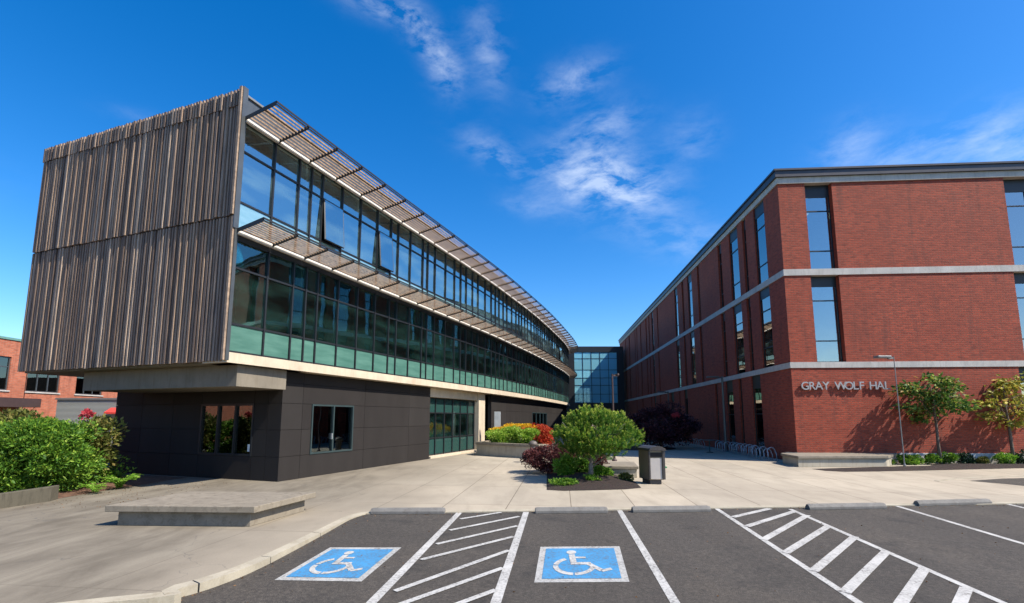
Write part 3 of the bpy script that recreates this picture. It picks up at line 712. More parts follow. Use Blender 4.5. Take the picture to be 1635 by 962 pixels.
s685 = sx(685, GO, 0); s763 = sx(763, GO, 0); s773 = sx(773, GO, 0); s783 = sx(784, GO, 0)
sw0, sw1 = sx(496, GO, 1.6), sx(563, GO, 1.6)
panels_run(sG, s685, [sx(477, GO, 0), sx(578.7, GO, 0), sx(651, GO, 0)], [(sw0, sw1, .8, 2.6)])
sv0, sv1 = sx(850, GO, 1.6), sx(873, GO, 1.6)
panels_run(s783, SL-1.5, [s783+k*3.2 for k in range(1, 12)], [(sv0, sv1, .8, 2.6)])
for (x, y) in ((sG+.25, sw0), (sw1, s685-.01), (s783+.01, sv0), (sv1, SL-1.6)):
    run('backing_wall', 'black_backing', GO-.26, GO-.063, 0, 3.69, x, y, 1.5)
for (x, y) in ((sw0, sw1), (sv0, sv1)):
    run('backing_wall', 'black_backing', GO-.26, GO-.063, 0, .8, x, y, 9); run('backing_wall', 'black_backing', GO-.26, GO-.063, 2.6, 3.69, x, y, 9)
def base_window(s0, s1, z0, z1, lights, handle=True):
    mb = MB()
    for k in range(lights+1):
        s_ = s0+(s1-s0-.06)*k/lights; seg(mb, s_, s_+.06, GO-.1, GO+.03, z0, z1)
    seg(mb, s0+.061, s1, GO-.09, GO+.025, z0, z0+.06); seg(mb, s0+.061, s1, GO-.09, GO+.025, z1-.06, z1)
    w = sub(mb.build('base_window', 'teal_steel', LB), LB)
    mb = MB()
    for k in range(lights):
        a = s0+(s1-s0-.06)*k/lights+.062; b = s0+(s1-s0-.06)*(k+1)/lights-.002; seg(mb, a, b, GO-.06, GO-.04, z0+.062, z1-.062)
    mb.build('pane', 'dark_glass', w)
    mb = MB(); z = z1-.1
    while z > z0+.1: seg(mb, s0+.08, s1-.08, GO-.2, GO-.17, z-.03, z); z -= .05
    mb.build('blind', 'dark_blind', w)
    if handle:
        mb = MB(); sm = (s0+s1)/2; seg(mb, sm-.07, sm-.045, GO-.03, GO+.04, 1.3, 1.52); mb.build('handle', 'pylon_white', w)
base_window(sw0, sw1, .8, 2.6, 2); base_window(sv0, sv1, .8, 2.6, 4, False)
# left dark face with its three-light window
def oface(u0, u1, z0, z1): return (u0, u1, z0, z1)
GL = 8.45
hu0, hu1 = 1.22, 3.75
mb = MB(); cs = [0, .6, 1.22, 3.75, 5.2, 6.9, GL]
for a, b in zip(cs, cs[1:]):
    for z0, z1 in zip(levels, levels[1:]):
        if a >= hu0-.01 and b <= hu1+.01 and z0 > .75 and z1 < 2.7: continue
        mb.obox(G0, WD, WN, a+.006 if a else -.0, b-.006, -.06, 0, z0+.006, z1-.006)
mb.build('wall', 'charcoal_panel', LB)
mb = MB()
for a, b, z0, z1 in ((0.07, hu0, 0, 3.69), (hu1, GL, 0, 3.69), (hu0, hu1, 0, .8), (hu0, hu1, 2.6, 3.69)): mb.obox(G0, WD, WN, a, b, -.26, -.063, z0, z1)
mb.obox(G0, WD, WN, GL-.2, GL, -9, -.27, 0, 3.69)
mb.build('backing_wall', 'black_backing', LB)
mb = MB(); n3 = 3
for k in range(n3+1):
    u = hu0+(hu1-hu0-.07)*k/n3; mb.obox(G0, WD, WN, u, u+.07, -.12, .02, .8, 2.6)
mb.obox(G0, WD, WN, hu0+.071, hu1, -.11, .015, .8, .87); mb.obox(G0, WD, WN, hu0+.071, hu1, -.11, .015, 2.53, 2.6)
w = sub(mb.build('base_window', 'dark_metal', LB), LB)
mb = MB()
for k in range(n3):
    a = hu0+(hu1-hu0-.07)*k/n3+.072; b = hu0+(hu1-hu0-.07)*(k+1)/n3-.002; mb.obox(G0, WD, WN, a, b, -.07, -.05, .872, 2.528)
mb.build('pane', 'dark_glass', w)
MB().obox(G0, WD, WN, hu0+.1, hu1-.1, -.5, -.45, .8, 2.6).build('room_blind', 'black_backing', w)
MB().obox(G0, WD, WN, hu0+.14, hu0+.24, -.045, -.04, .95, 1.2).build('sticker', 'sticker', w)
# entrance glazing set back, with its concrete frame
EO = GO-.3
mb = MB(); ne = 6
for k in range(ne+1):
    s_ = s685+.02+(s763-s685-.08)*k/ne; seg(mb, s_, s_+.06, EO-.1, EO+.05, .12, 3.2)
for z in (.12, 1.0, 2.35, 3.14): seg(mb, s685+.08, s763, EO-.08, EO+.03, z, z+.06)
w = sub(mb.build('entrance_glazing', 'dark_metal', LB), LB)
mb = MB(); tp = MB(); tq = MB()
for k in range(ne):
    a = s685+.02+(s763-s685-.08)*k/ne+.062; b = s685+.02+(s763-s685-.08)*(k+1)/ne-.002
    seg(mb, a, b, EO-.03, EO-.015, 1.062, 2.348)
    seg(tp, a, b, EO-.03, EO-.015, .182, .998); seg(tq, a, b, EO-.03, EO-.015, 2.412, 3.138)
mb.build('pane', 'lower_curtain_glass', w); tp.build('tinted_pane', 'teal_glass', w); tq.build('tinted_pane', 'teal_glass', w)
MB_ = MB(); seg(MB_, s685, s763, EO-2.6, EO-2.4, 0, 3.69); MB_.build('lobby_wall', 'interior_wall', w)
mb = MB(); seg(mb, s763+.01, s773, GO-.35, GO+.04, 0, 3.69); seg(mb, s685+.01, s763, EO-.1, EO+.25, 3.21, 3.69); seg(mb, s685+.02, s763, EO-.3, GO+.08, 0.0, .115)
mb.build('entrance_surround', 'beam_concrete', LB, .008)
mb = MB(); seg(mb, s773+.01, s783, GO-.6, GO-.5, 0, 3.69); mb.build('recess_panel', 'dark_metal', LB)
# sunshades
def sunshade(s0, s1, z, wdt, rise):
    mb = MB(); nsl = 9
    for k in range(nsl):
        t0 = .24+(wdt-.28)*k/(nsl-1); zz = z+rise*t0/wdt
        seg(mb, s0+.03, s1-.03, t0, t0+.04, zz-.0, zz+.055, zz-.015, zz+.04)
    o = sub(mb.build('sunshade', 'sunshade_cedar', LB), LB)
    b = MB()
    for ss_ in (s0,): seg(b, ss_, ss_+.022, .05, wdt+.03, z-.03, z+.09, z+rise-.03, z+rise+.1)
    b.build('bracket', 'bracket_metal', o)
    e = MB(); seg(e, s0+.03, s1-.03, .055, .15, z-.06, z+.06); e.build('edge_strip', 'shade_strip', o)
    f = MB(); seg(f, s0, s1, wdt+.035, wdt+.06, z+rise+.03, z+rise+.085); f.build('outer_rail', 'bracket_metal', o)
for z, wdt, rise in ((11.22, 1.32, .22), (7.62, 1.12, .2)):
    s_ = .0; k = 0
    mods = [1.3, 1.35, 1.35, 1.45, 1.45]
    while s_ < SL-1.6:
        w_ = mods[k] if k < 5 else 1.47; sunshade(s_, s_+w_, z, wdt, rise); s_ += w_; k += 1

# ================================================================== RIGHT BRICK BUILDING
W0 = Vector((13.6, 23.09)); SD = Vector((.0741, .9972)).normalized(); SN = Vector((-SD.y, SD.x)); FD = Vector((.9979, -.0645)).normalized(); FN = Vector((FD.y, -FD.x)); FN = Vector((-.0645, -.9979))
SN = Vector((-.9972, .0741))
RB = empty('brick_hall', (13.6, 23.09, 0), 'three storey red brick hall with pale stone bands and tall narrow windows', 'building')
SLEN = 54.0; FLEN = 26.0; TH = .45
floors = {1: (0, 4.52), 2: (4.8, 9.15), 3: (9.47, 13.98)}
up = [(1.65, 2.95), (4.08, 4.6), (5.33, 6.7), (8.1, 8.79), (12.88, 13.4), (14.84, 16.03), (17.2, 17.75), (19.15, 20.2), (26.9, 27.4), (29.2, 30.1), (31.2, 31.7), (32.8, 33.4), (36.2, 36.8), (38.9, 39.3), (40.2, 40.6), (44.5, 45.3), (48, 48.5)]
gr = [(3.41, 4.6), (6.0, 6.5), (7.44, 8.6), (10.2, 10.7), (17.4, 18.35), (19.6, 20.0), (21.75, 22.93), (26.9, 27.4), (29.2, 30.1), (31.2, 31.7), (36.2, 36.8), (40.2, 40.6)]
fro = {1: [(10.4, 12.9), (19, 21.0)], 2: [(1.27, 2.62), (10.75, 13.1), (19, 21.0)], 3: [(1.32, 2.64), (10.85, 13.2), (19, 21.0)]}
def tall_window(O, d, n, a, b, z0, z1, floor, wide, rec=.26):
    H = z1-z0; mb = MB()
    for u in ((a, a+.05), (b-.05, b)): mb.obox(O, d, n, u[0], u[1], -rec-.06, -rec, z0, z1)
    if floor == 1: tr = [z0+.0, z0+.75, z0+2.3, z1-.75]
    else: tr = [z0, z0+(1.05 if floor == 2 else .98), z0+(3.08 if floor == 2 else 3.09), z1-(.53 if floor == 2 else .66)]
    for z in tr: mb.obox(O, d, n, a+.051, b-.051, -rec-.06, -rec+.005, z, z+.055)
    if b-a > 1.9:
        c = (a+b)/2; mb.obox(O, d, n, c-.03, c+.03, -rec-.06, -rec+.003, z0, z1)
    mb.obox(O, d, n, a+.051, b-.051, -rec-.055, -rec+.002, tr[-1]+.056, z1)
    w = sub(mb.build('window', 'dark_metal', RB), RB)
    mb = MB()
    zz = tr
    for p, q in zip(zz, zz[1:]): mb.obox(O, d, n, a+.052, b-.052, -rec-.04, -rec-.025, p+.057, q-.002)
    mb.build('pane', 'window_glass', w)
    return w
brk = MB()
def storey(O, d, n, z0, z1, ops, L, u0=0):
    u = u0
    for a, b in ops+[(L, L)]:
        if a > u: brk.obox(O, d, n, u, a, -TH, 0, z0, z1)
        u = b
for fl, (z0, z1) in floors.items():
    ops = gr if fl == 1 else up
    storey(W0, SD, SN, z0, z1, ops, SLEN, .0)
    storey(W0, FD, FN, z0, z1, fro[fl], FLEN, TH+.001)
    for a, b in ops: tall_window(W0, SD, SN, a, b, z0, z1, fl, b-a, .07 if b-a > .8 else .12)
    for a, b in fro[fl]: tall_window(W0, FD, FN, a, b, z0, z1, fl, b-a)
brk.build('brick_wall', 'red_brick', RB)
mb = MB()
for z0, z1 in ((4.52, 4.8), (9.15, 9.47)):
    b2 = MB(); b2.obox(W0, SD, SN, -.04, SLEN, -TH-.3, .04, z0, z1); b2.obox(W0, FD, FN, TH+.35, FLEN, -TH-.3, .04, z0+.0, z1)
    b2.obox(W0, FD, FN, -.035, TH+.349, -.3, .041, z0+.001, z1-.001)
    b2.build('stone_band', 'pale_band', RB)
b2 = MB().obox(W0, SD, SN, -.06, SLEN, -TH, .06, 13.981, 14.3).obox(W0, FD, FN, .01, FLEN, -TH, .062, 13.982, 14.299); b2.build('cornice_band', 'pale_band', RB)
b2 = MB().obox(W0, SD, SN, -.16, SLEN, -TH, .16, 14.302, 14.62).obox(W0, SD, SN, -.22, SLEN, -TH, .22, 14.622, 14.72)
b2.obox(W0, FD, FN, -.158, FLEN, -TH, .162, 14.303, 14.619).obox(W0, FD, FN, -.218, FLEN, -TH, .222, 14.623, 14.719); b2.build('parapet', 'roof_metal', RB)
# plinth, base course
MB().obox(W0, FD, FN, 4.6, 10.35, 0.0, .09, 0, .47).build('plinth', 'pale_band', RB, .01)
MB().obox(W0, FD, FN, 1.0, FLEN, -20, -TH-.31, 14.0, 14.2).obox(W0, SD, SN, 20, SLEN, -20, -TH-.31, 14.0, 14.2).build('roof', 'roofing', RB)
core = MB().obox(W0, FD, FN, 4.0, FLEN, -5.2, -5, 0, 14).obox(W0, SD, SN, 5.0, SLEN, -4.2, -4, 0, 14); core.build('inner_wall', 'interior_wall', RB)
fs = MB()
for z0, z1 in ((4.3, 4.5), (9.0, 9.14)):
    fs.obox(W0, FD, FN, .8, FLEN, -5, -TH-.31, z0, z1); fs.obox(W0, SD, SN, 5.1, SLEN, -4, -TH-.31, z0, z1)
fs.build('ceiling', 'interior_ceiling', RB)
lg = MB()
for u, z in ((1.6, 12.9), (10.6, 13.0), (12.0, 13.0)): lg.obox(W0, FD, FN, u, u+.5, -2.2, -1.2, z-.05, z)
lg.build('ceiling_light', 'lit_fitting', RB)
back_ = MB().obox(W0, FD, FN, FLEN-.3, FLEN, -30, -TH, 0, 14).obox(W0, SD, SN, SLEN-.3, SLEN, -25, -TH-.01, 0, 14); back_.build('rear_wall', 'red_brick', RB)
# raised letters
sg = W0+FD*.3
SGN = empty('hall_sign', (sg.x, sg.y, 3.7), 'row of raised metal letters reading GRAY WOLF HAL on the brick front', 'sign')
def letter(ch, u, h):
    cu = bpy.data.curves.new('letter', 'FONT'); cu.body = ch; cu.size = h/.69; cu.extrude = .03; cu.align_x = 'LEFT'; cu.offset = .004
    o = bpy.data.objects.new('tmp', cu); COL.objects.link(o); bpy.context.view_layer.update()
    dg = bpy.context.evaluated_depsgraph_get(); me = bpy.data.meshes.new_from_object(o.evaluated_get(dg)); wdt = max(v.co.x for v in me.vertices); mn = min(v.co.x for v in me.vertices)
    bpy.data.objects.remove(o)
    me.materials.clear(); me.materials.append(MATS['letter_metal'])
    ob = bpy.data.objects.new('letter', me); COL.objects.link(ob); ob.parent = SGN
    p = W0+FD*u+FN*.09; ob.location = (p.x-sg.x, p.y-sg.y, -.24)
    ob.rotation_euler = (math.pi/2, 0, math.atan2(FD.y, FD.x)); return wdt
# letter positions follow the spacing on the wall
u = .35
text = 'GRAY WOLF HAL'; usz = []
adv = {'G': .48, 'R': .42, 'A': .47, 'Y': .46, 'W': .60, 'O': .53, 'L': .38, 'F': .33, 'H': .47, ' ': .30}
tot = sum(adv[c] for c in text)
sc_ = (4.46-.35)/tot
for c in text:
    if c != ' ': letter(c, u, .37)
    u += adv[c]*sc_

# ================================================================== LINK BUILDING
KB = empty('glass_link', (12.5, 70.5, 0), 'glass walled link building with dark metal frame joining the two halls', 'building')
lx0, lx1, ly = 8.7, 16.6, 70.5; O = Vector((lx0, ly)); D1 = Vector((1, 0)); N1 = Vector((0, -1)); LW = lx1-lx0
mb = MB().obox(O, D1, N1, -.6, LW, -.2, .1, 11.85, 12.72).obox(O, D1, N1, LW-.95, LW-.0, -.25, .15, 0, 11.84).obox(O, D1, N1, -.6, .55, -.25, .1, 0, 11.84).obox(O, D1, N1, .56, LW-.96, -.2, .08, 3.4, 4.3)
mb.build('portal_frame', 'dark_metal', KB)
MB().obox(O, D1, N1, -.6, LW, -9, -.21, 12.2, 12.6).build('roof', 'roofing', KB)
g0, g1 = .56, LW-.96; nb = 5; fr = MB(); gl = MB()
zl = [4.3, 5.25, 6.2, 7.15, 8.1, 9.2, 10.6, 11.4, 11.84]
zl = [4.3, 5.6, 6.9, 8.0, 9.2, 10.9, 11.84]
for k in range(nb+1):
    u = g0+(g1-g0)*k/nb; fr.obox(O, D1, N1, u-.035, u+.035, -.06, .06, 4.31, 11.835)
for k in range(nb):
    a = g0+(g1-g0)*k/nb+.036; b = g0+(g1-g0)*(k+1)/nb-.036
    for z in zl[1:-1]: fr.obox(O, D1, N1, a, b, -.05, .05, z-.03, z+.03)
    for p, q in zip(zl, zl[1:]): gl.obox(O, D1, N1, a, b, -.01, .01, p+.031, q-.031)
fr.build('mullion_grid', 'dark_metal', KB); gl.build('pane', 'link_glass', KB)
mb = MB().obox(O, D1, N1, 0.56, LW-.96, -8, -.3, 7.6, 8.0).obox(O, D1, N1, 0.56, LW-.96, -8, -.3, 4.0, 4.3); mb.build('floor_slab', 'interior_floor', KB)
mb = MB()
for (a, b, z0, z1) in ((0, 1.6, 4.3, 12.2), (4.2, LW, 4.3, 12.2), (1.6, 4.2, 10.0, 12.2), (1.6, 4.2, 7.0, 8.7), (1.6, 4.2, 4.3, 4.7)): mb.obox(O, D1, N1, a, b, -8.2, -8.0, z0, z1)
mb.obox(O, D1, N1, -.6, -.4, -8, -.3, 0, 12.2).obox(O, D1, N1, LW-.3, LW, -8, -.3, 0, 12.2)
mb.build('rear_wall', 'interior_wall', KB)
mb = MB()
for z0, z1 in ((8.7, 10.0), (4.7, 7.0)):
    for u in (1.6, 2.25, 2.9, 3.55, 4.15): mb.obox(O, D1, N1, u, u+.05, -8.15, -8.05, z0, z1)
mb.build('rear_mullion', 'dark_metal', KB)
MB().obox(O, D1, N1, 0.56, LW-.96, -.6, -.5, 0, 3.4).build('base_wall', 'black_backing', KB)

# ================================================================== FAR LEFT BRICK BUILDING
FB = empty('orange_brick_building', (-43, 40, 0), 'orange brick building with dark grid windows far behind the big shrub', 'building')
O = Vector((-43, 30)); D2 = Vector((0, 1)); N2 = Vector((1, 0)); wins = [(-34, -30), (-27, -23), (-19, -15), (-11, -7), (-5, -2), (1.5, 3.9), (7.0, 10.6), (12.1, 15.2), (16.9, 20.0), (22, 25), (28, 31)]
mb = MB(); Z1 = 8.75
mb.obox(O, D2, N2, -40, 36, -.4, 0, 0, 4.45); mb.obox(O, D2, N2, -40, 36, -.4, 0, 7.3, Z1)
u = -40
for a, b in wins+[(36, 36)]:
    mb.obox(O, D2, N2, u, a, -.4, 0, 4.45, 7.3); u = b
mb.obox(O, D2, N2, 35.6, 36, -20, -.4, 0, Z1).obox(O, D2, N2, -40, -39.6, -20, -.4, 0, Z1)
mb.build('brick_wall', 'orange_brick', FB)
for a, b in wins:
    f_ = MB()
    for k in range(4):
        u = a+(b-a-.08)*k/3; f_.obox(O, D2, N2, u, u+.08, -.2, -.1, 4.45, 7.3)
    for z in (4.45, 6.4, 7.2): f_.obox(O, D2, N2, a+.081, b-.081, -.2, -.105, z, z+.08)
    w = sub(f_.build('window', 'grey_paint', FB), FB); MB().obox(O, D2, N2, a+.08, b-.08, -.18, -.16, 4.5, 7.3).build('pane', 'dark_glass', w)
    MB().obox(O, D2, N2, a-.1, b+.1, -.05, .08, 4.33, 4.44).build('sill', 'pale_band', w)
    MB().obox(O, D2, N2, a, b, -.9, -.8, 4.45, 7.3).build('room_shade', 'black_backing', w)
MB().obox(O, D2, N2, -40, 36, -.45, .08, Z1+.002, Z1+.2).build('coping', 'coping_green', FB)
MB().obox(O, D2, N2, -40, 36, -20, -.46, Z1-.3, Z1-.1).build('roof', 'roofing', FB)
MB().obox(O, D2, N2, 12, 12.03, .01, .05, 0, Z1).build('downpipe', 'dark_metal', FB)
mb = MB().obox((-41.5, 33), (0, 1), (1, 0), .0, 8.5, -1.5, .6, 3.0, 3.75); AW = mb.build('entrance_canopy', 'dark_brown_metal'); tag(AW, 'dark brown flat canopy on the orange brick building behind the shrub', 'canopy')
AX = empty('service_shed', (-33, 38, 0), 'grey corrugated service shed in front of the orange brick building', 'shed')
MB().box(-40.0, -34.2, 42, 46, 0, 3.7).build('shed_wall', 'corrugated_grey', AX); MB().box(-40.1, -33.0, 41.9, 46.1, 3.702, 3.85).build('roof', 'lamp_grey', AX)
mb = MB().hexa([(-35.1, 41.2, 2.45), (-33.2, 41.2, 2.45), (-33.2, 41.9, 2.45), (-35.1, 41.9, 2.45), (-35.1, 41.2, 2.6), (-33.2, 41.2, 2.6), (-33.2, 41.88, 3.0), (-35.1, 41.88, 3.0)])
tag(mb.build('awning', 'red_canvas'), 'red awning on the corrugated shed beside the charcoal wall', 'awning')
tag(MB().box(-38, -30, 52, 60, 0, 6.5).build('storage_block', 'charcoal_panel', bevel=.05), 'dark grey block behind the orange brick building', 'building')

# ================================================================== CONCRETE FURNITURE
# low platform bench in the foreground
b0, b1, b2_ = at(399, 840.6), at(187, 838.5), at(486, 815.5)
sd_ = (b2_-b0); BT = .40
BN = empty('platform_bench', (b0.x, b0.y, 0), 'wide low concrete platform bench with overhanging top near the curved kerb', 'bench')
ff = (b1-b0).normalized(); b3 = b1+sd_
nin = 0
MB().prism([tuple(b0), tuple(b2_), tuple(b3), tuple(b1)], 0, BT-.125).build('base', 'bench_concrete', BN, .01)
o_ = .16; e1 = (b0-b1).normalized(); e2 = sd_.normalized()
q = [b0+e1*o_-e2*.12, b2_+e1*o_+e2*.14, b3-e1*o_+e2*.14, b1-e1*o_-e2*.12]
MB().prism([tuple(v) for v in q], BT-.122, BT).build('top_slab', 'bench_concrete', BN, .012)
# old low wall at the left
mb = MB(); a, b = at(79.5, 800), at(-160, 836)
mb.hexa([(b.x, b.y, -.05), (a.x, a.y, -.05), (a.x-.1, a.y+.33, -.05), (b.x, b.y+.3, -.05), (b.x, b.y, .33), (a.x+.02, a.y, .37), (a.x-.1, a.y+.33, .37), (b.x, b.y+.3, .33)])
tag(mb.build('retaining_wall', 'low_wall_concrete', bevel=.02), 'low mossy concrete retaining wall below the big green shrub', 'wall')
# corner bench
c = [at(1275, 745.5), at(1416, 745.0), W0+FD*4.55+FN*.02, W0+FD*-.55+FN*.06, at(1250, 739.5)]
CB = empty('corner_bench', (c[0].x, c[0].y, 0), 'long pale concrete bench wrapping the foot of the brick corner', 'bench')
pl = [tuple(c[0]), tuple(c[1]), (c[2].x, c[2].y), (W0.x+.06, W0.y-.03-.02), (W0.x-.30, W0.y+.3), tuple(c[4])]
MB().prism(pl, 0, .36).build('base', 'planter_concrete', CB, .01)
cen = Vector((sum(p[0] for p in pl)/6, sum(p[1] for p in pl)/6))
pt = [(p[0], p[1]) for p in pl]
pt[0] = (pt[0][0]-.03, pt[0][1]-.08); pt[1] = (pt[1][0]+.05, pt[1][1]-.08); pt[5] = (pt[5][0]-.09, pt[5][1]-.02)
MB().prism(pt, .362, .47).build('top_slab', 'bench_concrete', CB, .01)
# block bench beside the pine
x1 = at(1006, 760); mb = MB(); fr_ = [Vector((3.3, 17.35)), Vector((4.42, 17.2)), Vector((4.72, 18.9)), Vector((3.6, 19.05))]
BB = empty('block_bench', (4.0, 18, 0), 'pale concrete block bench between the pine and the litter bin', 'bench')
MB().prism([tuple(v) for v in fr_], 0, .30).build('base', 'planter_concrete', BB, .01)
MB().prism([(v.x+(.05 if v.x > 4 else -.05), v.y+(.05 if v.y > 18 else -.05)) for v in fr_], .302, .40).build('top_slab', 'bench_concrete', BB, .012)
# planter
PLT = empty('planter', (-1.9, 27.4, 0), 'curved concrete planter wall full of lime and yellow shrubs before the charcoal wall', 'planter')
fl_ = [(-2.03, 27.6), (-1.0, 26.65), (.2, 25.7), (1.37, 24.95)]; bk = [(1.95, 25.7), (3.2, 31.5), (1.2, 34), (-.9, 31.3)]
out_p = fl_+bk
MB().prism(out_p, 0, .6).build('wall', 'planter_concrete', PLT, .01)
cc = Vector((.6, 29)); 
def grow(p, k): v = Vector(p)-cc; return tuple(Vector(p)+v.normalized()*k)
ring = [grow(p, .07) for p in out_p]; inn = [grow(p, -.33) for p in out_p]
mb = MB()
for i in range(len(ring)):
    j = (i+1) % len(ring); a, b, c_, d = ring[i], ring[j], inn[j], inn[i]
    mb.hexa([(*a, .602), (*b, .602), (*c_, .602), (*d, .602), (*a, .74), (*b, .74), (*c_, .74), (*d, .74)])
mb.build('coping', 'bench_concrete', PLT)
MB().prism(inn, .602, .66).build('soil', 'bark_mulch', PLT)
# beds
def bed(name, pts, mat, h=.05, n=3):
    mb = MB(); P = [Vector(p) for p in pts]; cen = sum(P, Vector((0, 0)))/len(P); rings = []
    for k in range(n+1):
        t = k/n; rings.append([(p.x+(cen.x-p.x)*t*.85, p.y+(cen.y-p.y)*t*.85, .006+h*math.sin(t*math.pi/2)) for p in P])
    for k in range(n):
        for i in range(len(P)):
            j = (i+1) % len(P); mb.sheet([rings[k][i], rings[k][j], rings[k+1][j], rings[k+1][i]])
    mb.sheet(rings[-1]); return structure(mb.build(name, mat))
bed('flower_bed', [tuple(at(*q)) for q in ((873, 782), (900, 783.5), (950, 782.5), (1000, 781), (1024, 778.5), (1015, 770), (1000, 762), (985, 752), (960, 744), (930, 742), (895, 745), (873, 755))], 'bark_mulch', .14, 4)
rb_ = [tuple(at(*q)) for q in ((1296, 748.5), (1318, 751.5), (1350, 753), (1400, 752.5), (1450, 751.5), (1520, 750), (1600, 748), (1700, 746), (1900, 742))]+[(32, 22.0), (30, 21.95), (20, 22.55), (18, 21.2), (14.0, 20.5)]
bed('flower_bed', rb_, 'bark_mulch', .10, 4)
lb_ = [tuple(at(*q)) for q in ((82, 798), (120, 791), (180, 781), (240, 771.5), (272, 766), (300, 762.5))]+[(-13.2, 17.9), (-15.7, 18.7), (-17.5, 20.5), (-26, 22), (-26, 12.5)]
bed('flower_bed', lb_, 'brown_mulch', .12, 4)
bed('tree_pit', [(8.6+2.9*math.cos(t*math.pi/8)*1.0, 34.2+2.8*math.sin(t*math.pi/8)) for t in range(16)], 'bark_mulch', .15, 3)
tag(MB().prism([(6.0, 20.6), (6.55, 20.5), (6.75, 21.9), (6.2, 22.0)], 0, .05).build('utility_lid', 'green_plastic', bevel=.01), 'flat green utility box lid in the shaded paving', 'lid')
bed('lawn_strip', [(3.2, 24.6), (5.2, 24.4), (5.6, 29.5), (3.2, 31)], 'lawn', .03, 2)

# ================================================================== BIN, BOLLARD, LAMPS, PYLON, RACKS
BNr = empty('litter_bin', (4.62, 15.75, 0), 'tall grey metal litter bin with sloped lid on the paving', 'litter bin')
O = Vector((4.38, 15.55)); a_ = R(-4); D3 = Vector((math.cos(a_), math.sin(a_))); N3 = Vector((math.sin(a_), -math.cos(a_)))
a2 = R(108); D4 = Vector((math.cos(a2), math.sin(a2)))
def bx(x0, x1, y0, y1, z0, z1, tz=None):
    p = lambda x, y, z: (O.x+D3.x*x+D4.x*y, O.y+D3.y*x+D4.y*y, z)
    c = [p(x0, y0, z0), p(x1, y0, z0), p(x1, y1, z0), p(x0, y1, z0)]
    zz = tz or (z1,)*4
    return c+[p(x0, y0, zz[0]), p(x1, y0, zz[1]), p(x1, y1, zz[2]), p(x0, y1, zz[3])]
MB().hexa(bx(.06, .42, .06, .5, 0, .14)).build('foot', 'bin_frame', BNr, .008)
MB().hexa(bx(0, .47, 0, .58, .141, 1.06)).build('body', 'bin_side', BNr, .015)
MB().hexa(bx(.035, .40, -.018, -.003, .16, .82)).build('door', 'bin_panel', BNr, .006)
MB().hexa(bx(.045, .405, -.02, -.003, .86, 1.0)).build('slot', 'black_backing', BNr)
mb = MB(); mb.hexa(bx(-.02, .03, -.05, -.019, .16, 1.06)); mb.hexa(bx(.41, .49, -.05, -.019, .16, 1.06)); mb.build('frame', 'bin_frame', BNr, .006)
mb = MB(); pr = [(-.03, 1.07), (.0, 1.13), (.12, 1.19), (.24, 1.21), (.36, 1.19), (.48, 1.13), (.51, 1.07)]
for (p, z), (q_, z2) in zip(pr, pr[1:]): mb.hexa(bx(p, q_, -.1, .62, 1.062, 0, (z, z2, z2, z)))
mb.build('lid', 'bin_frame', BNr, .004)
# bollard light
BL = empty('bollard_light', (1.0, 23.0, 0), 'short bollard light with mushroom cap before the planter corner', 'bollard')
MB().lathe((1, 23, 0), [(.15, 0), (.15, .82)], 18).build('post', 'bollard_metal', BL)
MB().lathe((1, 23, .821), [(.21, 0), (.22, .05), (.19, .13), (.12, .19), (.03, .21)], 20).build('cap', 'bollard_metal', BL, smooth=True)
def lamp(x, y, h, arm, label, r=.05, mat='lamp_grey', t=1):
    e = empty('street_lamp', (x, y, 0), label, 'street lamp', 'slim street lamps with arm heads')
    MB().tube([(x, y, .0), (x, y, h)], [r*1.2, r*.8], 10).build('pole', mat, e)
    MB().lathe((x, y, 0), [(r*2.6, 0), (r*2.4, .06), (r*1.4, .12)], 12).build('base', mat, e)
    mb = MB(); ax, ay = arm; L_ = math.hypot(ax, ay); d = Vector((ax/L_, ay/L_)); n = Vector((-d.y, d.x))
    mb.obox((x, y), d, n, 0.05, .3, -.035, .035, h-.12, h-.04); mb.build('arm', mat, e)
    mb = MB().obox((x, y), d, n, .22, L_, -.15, .15, h-.08, h+.02); mb.build('head', mat, e, .02)
    return e
lamp(17.22, 21.3, 4.86, (-.85, -.05), 'slim grey street lamp before the brick front, left of the young trees', .022)
lamp(13.5, 30.5, 4.75, (-.95, .1), 'dark street lamp standing by the bike racks along the brick side', .075, 'grey_paint')
lamp(14.9, 45.5, 4.6, (-.95, .1), 'far street lamp beyond the maroon tree along the brick side', .075, 'grey_paint')
lamp(5.05, 23.9, 4.3, (.3, .1), 'dark street lamp behind the pine before the glass link', .05, 'dark_brown_metal')
tag(MB().obox((-1.12, 30.3), (1, 0), (0, 1), 0, .4, 0, .12, 0, 2.5).build('sign_pylon', 'pylon_white', bevel=.01), 'plain pale metal pylon standing between planter and charcoal wall', 'pylon')
